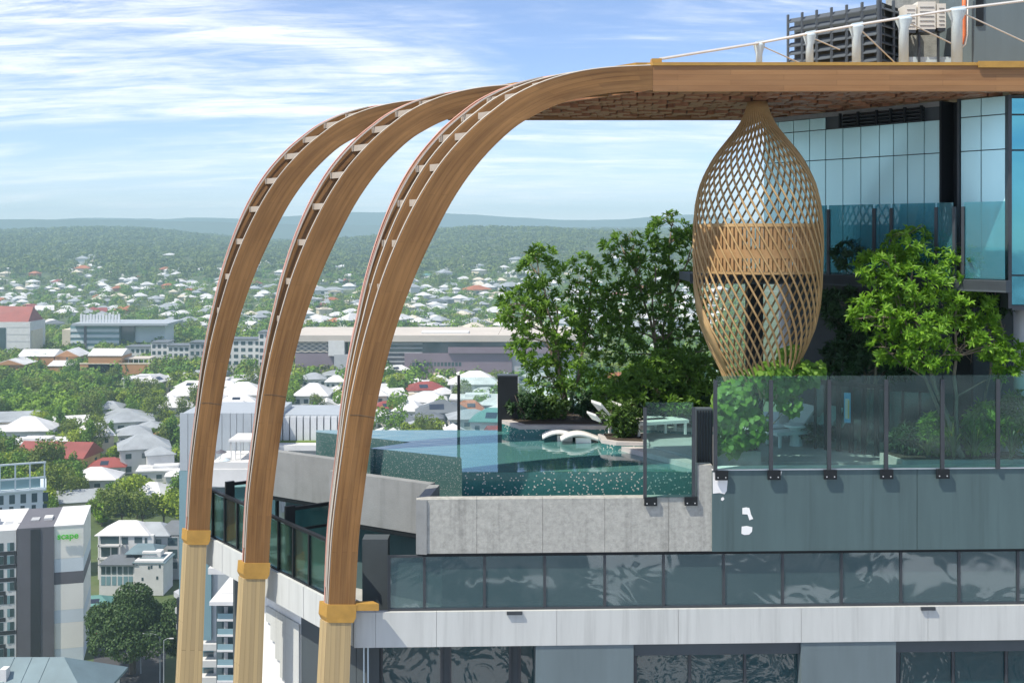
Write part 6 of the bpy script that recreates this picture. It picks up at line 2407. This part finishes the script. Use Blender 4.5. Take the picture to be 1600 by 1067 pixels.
def trunk_mesh(h, r, seed, n=4, bark="bark_dark"):
    rr = random.Random(seed)
    g = MB()
    g.tube([(0, 0, -2), (rr.uniform(-.2, .2), 0, h * .5), (rr.uniform(-.4, .4), rr.uniform(-.3, .3), h)], [r, r * .75, r * .4], 7)
    for k in range(n):
        a = rr.uniform(0, 6.28)
        limb(g, (0, 0, h * rr.uniform(.4, .8)), (math.cos(a) * h * .45, math.sin(a) * h * .45, h * rr.uniform(1.0, 1.3)), r * .45, r * .15, rr, .08, 4)
    return g.mesh("trunk", bark)


def round_lobes(w, h, z0, n, seed):
    r = random.Random(seed)
    out = []
    for k in range(n):
        a = r.uniform(0, 6.28)
        q = r.uniform(.1, .62)
        out.append((math.cos(a) * w * q, math.sin(a) * w * q, z0 + h * r.uniform(.25, .8), w * r.uniform(.32, .5), w * r.uniform(.32, .5), h * r.uniform(.2, .32)))
    return out


SPEC = []   # name, label stem, crown, trunk
for i, (nm, lb, leaf, w, h, z0, nl) in enumerate((
        ("broad_tree", "broad mid green tree", "leaf_city_a", 5.5, 8, 2.0, 9), ("broad_tree", "broad dark green tree", "leaf_city_b", 6.0, 9, 2.0, 10),
        ("bushy_tree", "pale yellow green bushy tree", "leaf_city_c", 4.5, 7, 1.5, 8), ("olive_tree", "dull olive green tree", "leaf_city_d", 5.5, 10, 2.0, 9),
        ("tall_tree", "tall dark green tree", "leaf_city_b", 3.6, 13, 2.0, 9), ("bushy_tree", "small bright green tree", "leaf_city_a", 3.4, 5, 1.0, 7),
        ("broad_tree", "spreading pale green tree", "leaf_city_c", 7.0, 7, 3.0, 11), ("olive_tree", "large olive green gum tree", "leaf_city_d", 6.5, 13, 4.0, 11))):
    lob_ = round_lobes(w, h, z0, nl, 300 + i)
    SPEC.append((nm, lb, crown_mesh("crown", lob_, 900, .85, leaf, 320 + i), trunk_mesh(z0 + h * .45, .28, 340 + i), w))


def palm_parts(seed):
    rr = random.Random(seed)
    g = MB()
    g.tube([(0, 0, -1), (.15, 0, 3), (.1, .1, 6.5)], [.24, .18, .16], 7)
    vs, fs = [], []
    for k in range(16):
        a = 2 * math.pi * k / 16 + rr.uniform(-.15, .15)
        up = rr.uniform(.0, 1.1)
        hd = np.array([math.cos(a), math.sin(a), 0]); sd = np.array([-math.sin(a), math.cos(a), 0])
        o = len(vs)
        for i in range(6):
            t = i / 5
            p = np.array([.1, .1, 6.5]) + hd * 3.0 * t + np.array([0, 0, up * 1.7 * t - 2.6 * t * t])
            w = .42 * math.sin(math.pi * (.12 + .85 * t))
            vs += [p + sd * w - np.array([0, 0, w * .4]), p, p - sd * w - np.array([0, 0, w * .4])]
        for i in range(5):
            b = o + 3 * i
            fs += [(b, b + 1, b + 4, b + 3), (b + 1, b + 2, b + 5, b + 4)]
    return np_mesh("fronds", np.array(vs), np.array(fs), "leaf_city_d"), g.mesh("trunk", "bark_dark")


PALM = palm_parts(5)


def place_tree(k, x, y, s, label, group, rz=None, sz=None, z=None):
    nm, lb, cr, tr_, w = SPEC[k]
    root = thing(nm, label, "tree", (x, y, tz(x, y) if z is None else z), group, rng.uniform(0, 6.28) if rz is None else rz)
    root.scale = (s, s, sz or s)
    link("crown", cr, root)
    link("trunk", tr_, root)
    return root


# the big fig tree and single trees one can point to
fig = thing("fig_tree", "huge dark spreading fig tree shading the street at the lower left", "tree", (P(208, 1040, 262).x, 262, GZ))
fig.scale = (1.0, 1.0, 1.12)
lob_ = []
rr = random.Random(77)
for k in range(26):
    a = rr.uniform(0, 6.28)
    q = rr.uniform(0, .85)
    lob_.append((math.cos(a) * 12.5 * q, math.sin(a) * 11 * q, 14.2 - 9.5 * q * q + rr.uniform(-2.2, 1.6), rr.uniform(3, 4.6), rr.uniform(3, 4.6), rr.uniform(2.2, 3.4)))
link("crown", crown_mesh("crown", lob_, 24000, .58, "leaf_fig", 78, .7), fig)
link("trunk", trunk_mesh(9, .9, 79, 9), fig)
taken.append((fig.location.x, 262, 14))

for (px, py, k, s, lb) in (
        (95, 800, 7, 1.1, "large loose tree right of the steel framed block"),
        (205, 800, 6, 1.25, "spreading pale tree below the red cottage"),
        (255, 825, 2, 1.5, "pale bushy tree beside the clad block, nearest the white houses"),
        (190, 830, 3, 1.2, "dull olive tree in front of the pale bushy tree"),
        (140, 660, 1, 1.5, "dark round tree at the right end of the park"),
        (65, 592, 4, 0.9, "tall dark tree before the pointed brick gable"),
        (200, 622, 4, 1.0, "dark conical tree at the lower edge of the lawn"),
        (152, 600, 4, 0.8, "tall dark tree at the end of the brick wall"),
        (610, 690, 1, 1.5, "dark rounded tree just right of the third arch"),
        (665, 690, 0, 1.2, "green rounded tree above the infinity edge"),
        (650, 705, 6, 1.0, "pale spreading tree just above the water line"),
        (625, 655, 0, 1.4, "broad tree right of the third arch below the hall"),
        (690, 648, 5, 1.5, "green clump between white roofs above the pool"),
        (755, 645, 0, 1.1, "green tree behind the glass screen"),
        (450, 640, 0, 1.2, "green tree right of the second arch"),
        (278, 520, 4, 1.3, "dark upright tree beside the red roofs far off"),
        (620, 580, 1, 1.5, "dark round tree before the mauve hall walls")):
    x, y = ground_at(px, py)
    place_tree(k, x, y, s, lb, None)
    taken.append((x, y, SPEC[k][4] * s * .7))
for (px, py, s, lb) in ((372, 658, 1.0, "palm tree left of the pair beside the cream veranda house"), (388, 660, 1.1, "palm tree against the second arch beside the cream veranda house"), (378, 618, 1.2, "palm tree behind the white hall between first and second arch"), (303, 660, .9, "palm tree just left of the first arch")):
    x, y = ground_at(px, py)
    root = thing("palm_tree", lb, "tree", (x, y, tz(x, y)), "palms between the houses", rng.uniform(0, 6))
    root.scale = (s * 1.2,) * 3
    link("fronds", PALM[0], root)
    link("trunk", PALM[1], root)

nt = 0
tries = 0
while nt < 380 and tries < 20000:
    tries += 1
    py = rng.uniform(585, 835)
    px = rng.uniform(-25, 300) if rng.random() < .55 else rng.uniform(300, 860 if py > 640 else 1000)
    if px > 300 and py > 700:
        continue
    x, y = ground_at(px, py)
    inpark = 0 < px < 165 and 604 < py < 665
    k = rng.choices(range(8), (6, 5, 5, 4, 2, 4, 3, 2))[0]
    s = rng.uniform(.75, 1.35)
    if not inpark and not free(x, y, SPEC[k][4] * s * .3):
        continue
    if hides(px, py, y, SPEC[k][4] * s, 9 * s):
        continue
    if inpark and nt % 2:
        pass
    nt += 1
    near = "in the wooded park" if inpark else ("beside the near houses" if y < 640 else "among the mid distance houses")
    pending.append((place_tree(k, x, y, s, SPEC[k][1], "trees " + near), SPEC[k][1], px, py))
tell_apart()

# ------------------------------------------------------------------ tree masses beyond counting
ico_v = []
t_ = (1 + 5 ** .5) / 2
ico_v = np.array([(-1, t_, 0), (1, t_, 0), (-1, -t_, 0), (1, -t_, 0), (0, -1, t_), (0, 1, t_), (0, -1, -t_), (0, 1, -t_), (t_, 0, -1), (t_, 0, 1), (-t_, 0, -1), (-t_, 0, 1)], dtype=float)
ico_v /= np.linalg.norm(ico_v[0])
ico_f = np.array([(0, 11, 5), (0, 5, 1), (0, 1, 7), (0, 7, 10), (0, 10, 11), (1, 5, 9), (5, 11, 4), (11, 10, 2), (10, 7, 6), (7, 1, 8), (3, 9, 4), (3, 4, 2), (3, 2, 6), (3, 6, 8), (3, 8, 9), (4, 9, 5), (2, 4, 11), (6, 2, 10), (8, 6, 7), (9, 8, 1)])


def tree_mass(name, label, pts, w, h, leaf, cards, csize, seed):
    """many crowns in one mesh: each a scatter of leaf sprays over a lumpy dome"""
    g = np.random.default_rng(seed)
    n = len(pts)
    base = np.repeat(pts, cards, 0)
    sw = np.repeat(g.uniform(.7, 1.35, n) * w, cards)[:, None]
    sh = np.repeat(g.uniform(.7, 1.35, n) * h, cards)[:, None]
    d = rand_dirs(n * cards, g)
    d[:, 2] = np.abs(d[:, 2]) * 1.0 - .25 * g.random(n * cards)
    lump = (1 + .35 * np.sin(d[:, :1] * 5 + base[:, :1]) * np.cos(d[:, 1:2] * 5 + base[:, 1:2]))
    c = base + np.concatenate([d[:, :2] * sw * lump, (d[:, 2:3] * lump * .6 + .45) * sh], 1)
    dr = norm(np.cross(d, rand_dirs(len(d), g)) + .25 * d)
    s = g.uniform(.7, 1.3, len(d)) * csize
    v, f = leaf_quads(c - dr * s[:, None] * .5, dr, s, s * .85, d, .15, .1)
    o = link(name, np_mesh(name, v, f, leaf))
    tag(o, label, "trees", kind="stuff")


# trees between the houses of the middle and far suburb
pts = []
tries = 0
while len(pts) < 4200 and tries < 40000:
    tries += 1
    py = rng.uniform(415, 640)
    px = rng.uniform(-30, 1180)
    x, y = ground_at(px, py)
    if y < 560 or not free(x, y, 2.0) or hides(px, py, y, 5.0, 9.0):
        continue
    if py > 590 and px > 165 and rng.random() > .4:
        continue
    pts.append((x, y, tz(x, y) + .5))
pts = np.array(pts)
third = np.array_split(pts[nr.permutation(len(pts))], 4)
tree_mass("suburban_trees", "mass of mid green trees filling the gaps between distant houses", third[0], 5.2, 8.0, "leaf_city_a", 80, 2.1, 501)
tree_mass("suburban_trees", "mass of dark green trees filling the gaps between distant houses", third[1], 5.5, 9.0, "leaf_city_b", 80, 2.1, 502)
tree_mass("suburban_trees", "mass of olive green trees filling the gaps between distant houses", third[2], 5.0, 8.0, "leaf_city_d", 80, 2.1, 503)
tree_mass("suburban_trees", "mass of pale yellow green trees filling the gaps between distant houses", third[3], 5.0, 7.0, "leaf_city_c", 80, 1.9, 507)
# park wood
pts = []
for _ in range(150):
    px, py = rng.uniform(-20, 160), rng.uniform(600, 668)
    x, y = ground_at(px, py)
    if free(x, y, 3) and not hides(px, py, y, 5.5, 11):
        pts.append((x, y, tz(x, y) + .5))
tree_mass("park_wood", "dense green wood of the park at the left edge", np.array(pts), 5.5, 9.0, "leaf_city_a", 260, 1.5, 504)
# forested hills
pts = []
tries = 0
while len(pts) < 5200 and tries < 60000:
    tries += 1
    y = rng.uniform(1700, 4700)
    x = rng.uniform(-.47, .26) * y
    dens = float(smooth(1700, 2700, np.array(y)))
    if rng.random() > dens:
        continue
    if y < 3300 and not free(x, y, 3):
        continue
    pts.append((x, y, tz(x, y) + .5))
pts = np.array(pts)
tree_mass("hill_forest", "dark forest covering the hills below the horizon", pts[::2], 13.0, 13.0, "leaf_forest", 60, 5.0, 505)
tree_mass("hill_forest", "olive forest covering the hills below the horizon", pts[1::2], 12.0, 12.0, "leaf_city_d", 60, 5.0, 506)

# ------------------------------------------------------------------ haze
hz = MB().box(-5600, 5600, -400, 8800, GZ - 160, 190).build("haze", "white_paint")
hm = bpy.data.materials.new("haze_air")
hm.use_nodes = True
ht = hm.node_tree
ht.nodes.remove(ht.nodes["Principled BSDF"])
pv = N(ht, "ShaderNodeVolumePrincipled")
pv.inputs["Color"].default_value = (0.60, 0.89, 1.0, 1)
pv.inputs["Density"].default_value = 0.000175
pv.inputs["Anisotropy"].default_value = 0.0
ht.links.new(pv.outputs[0], ht.nodes["Material Output"].inputs["Volume"])
hz.data.materials.clear()
hz.data.materials.append(hm)
tag(hz, "pale blue haze over the suburb and hills", "haze", kind="stuff")
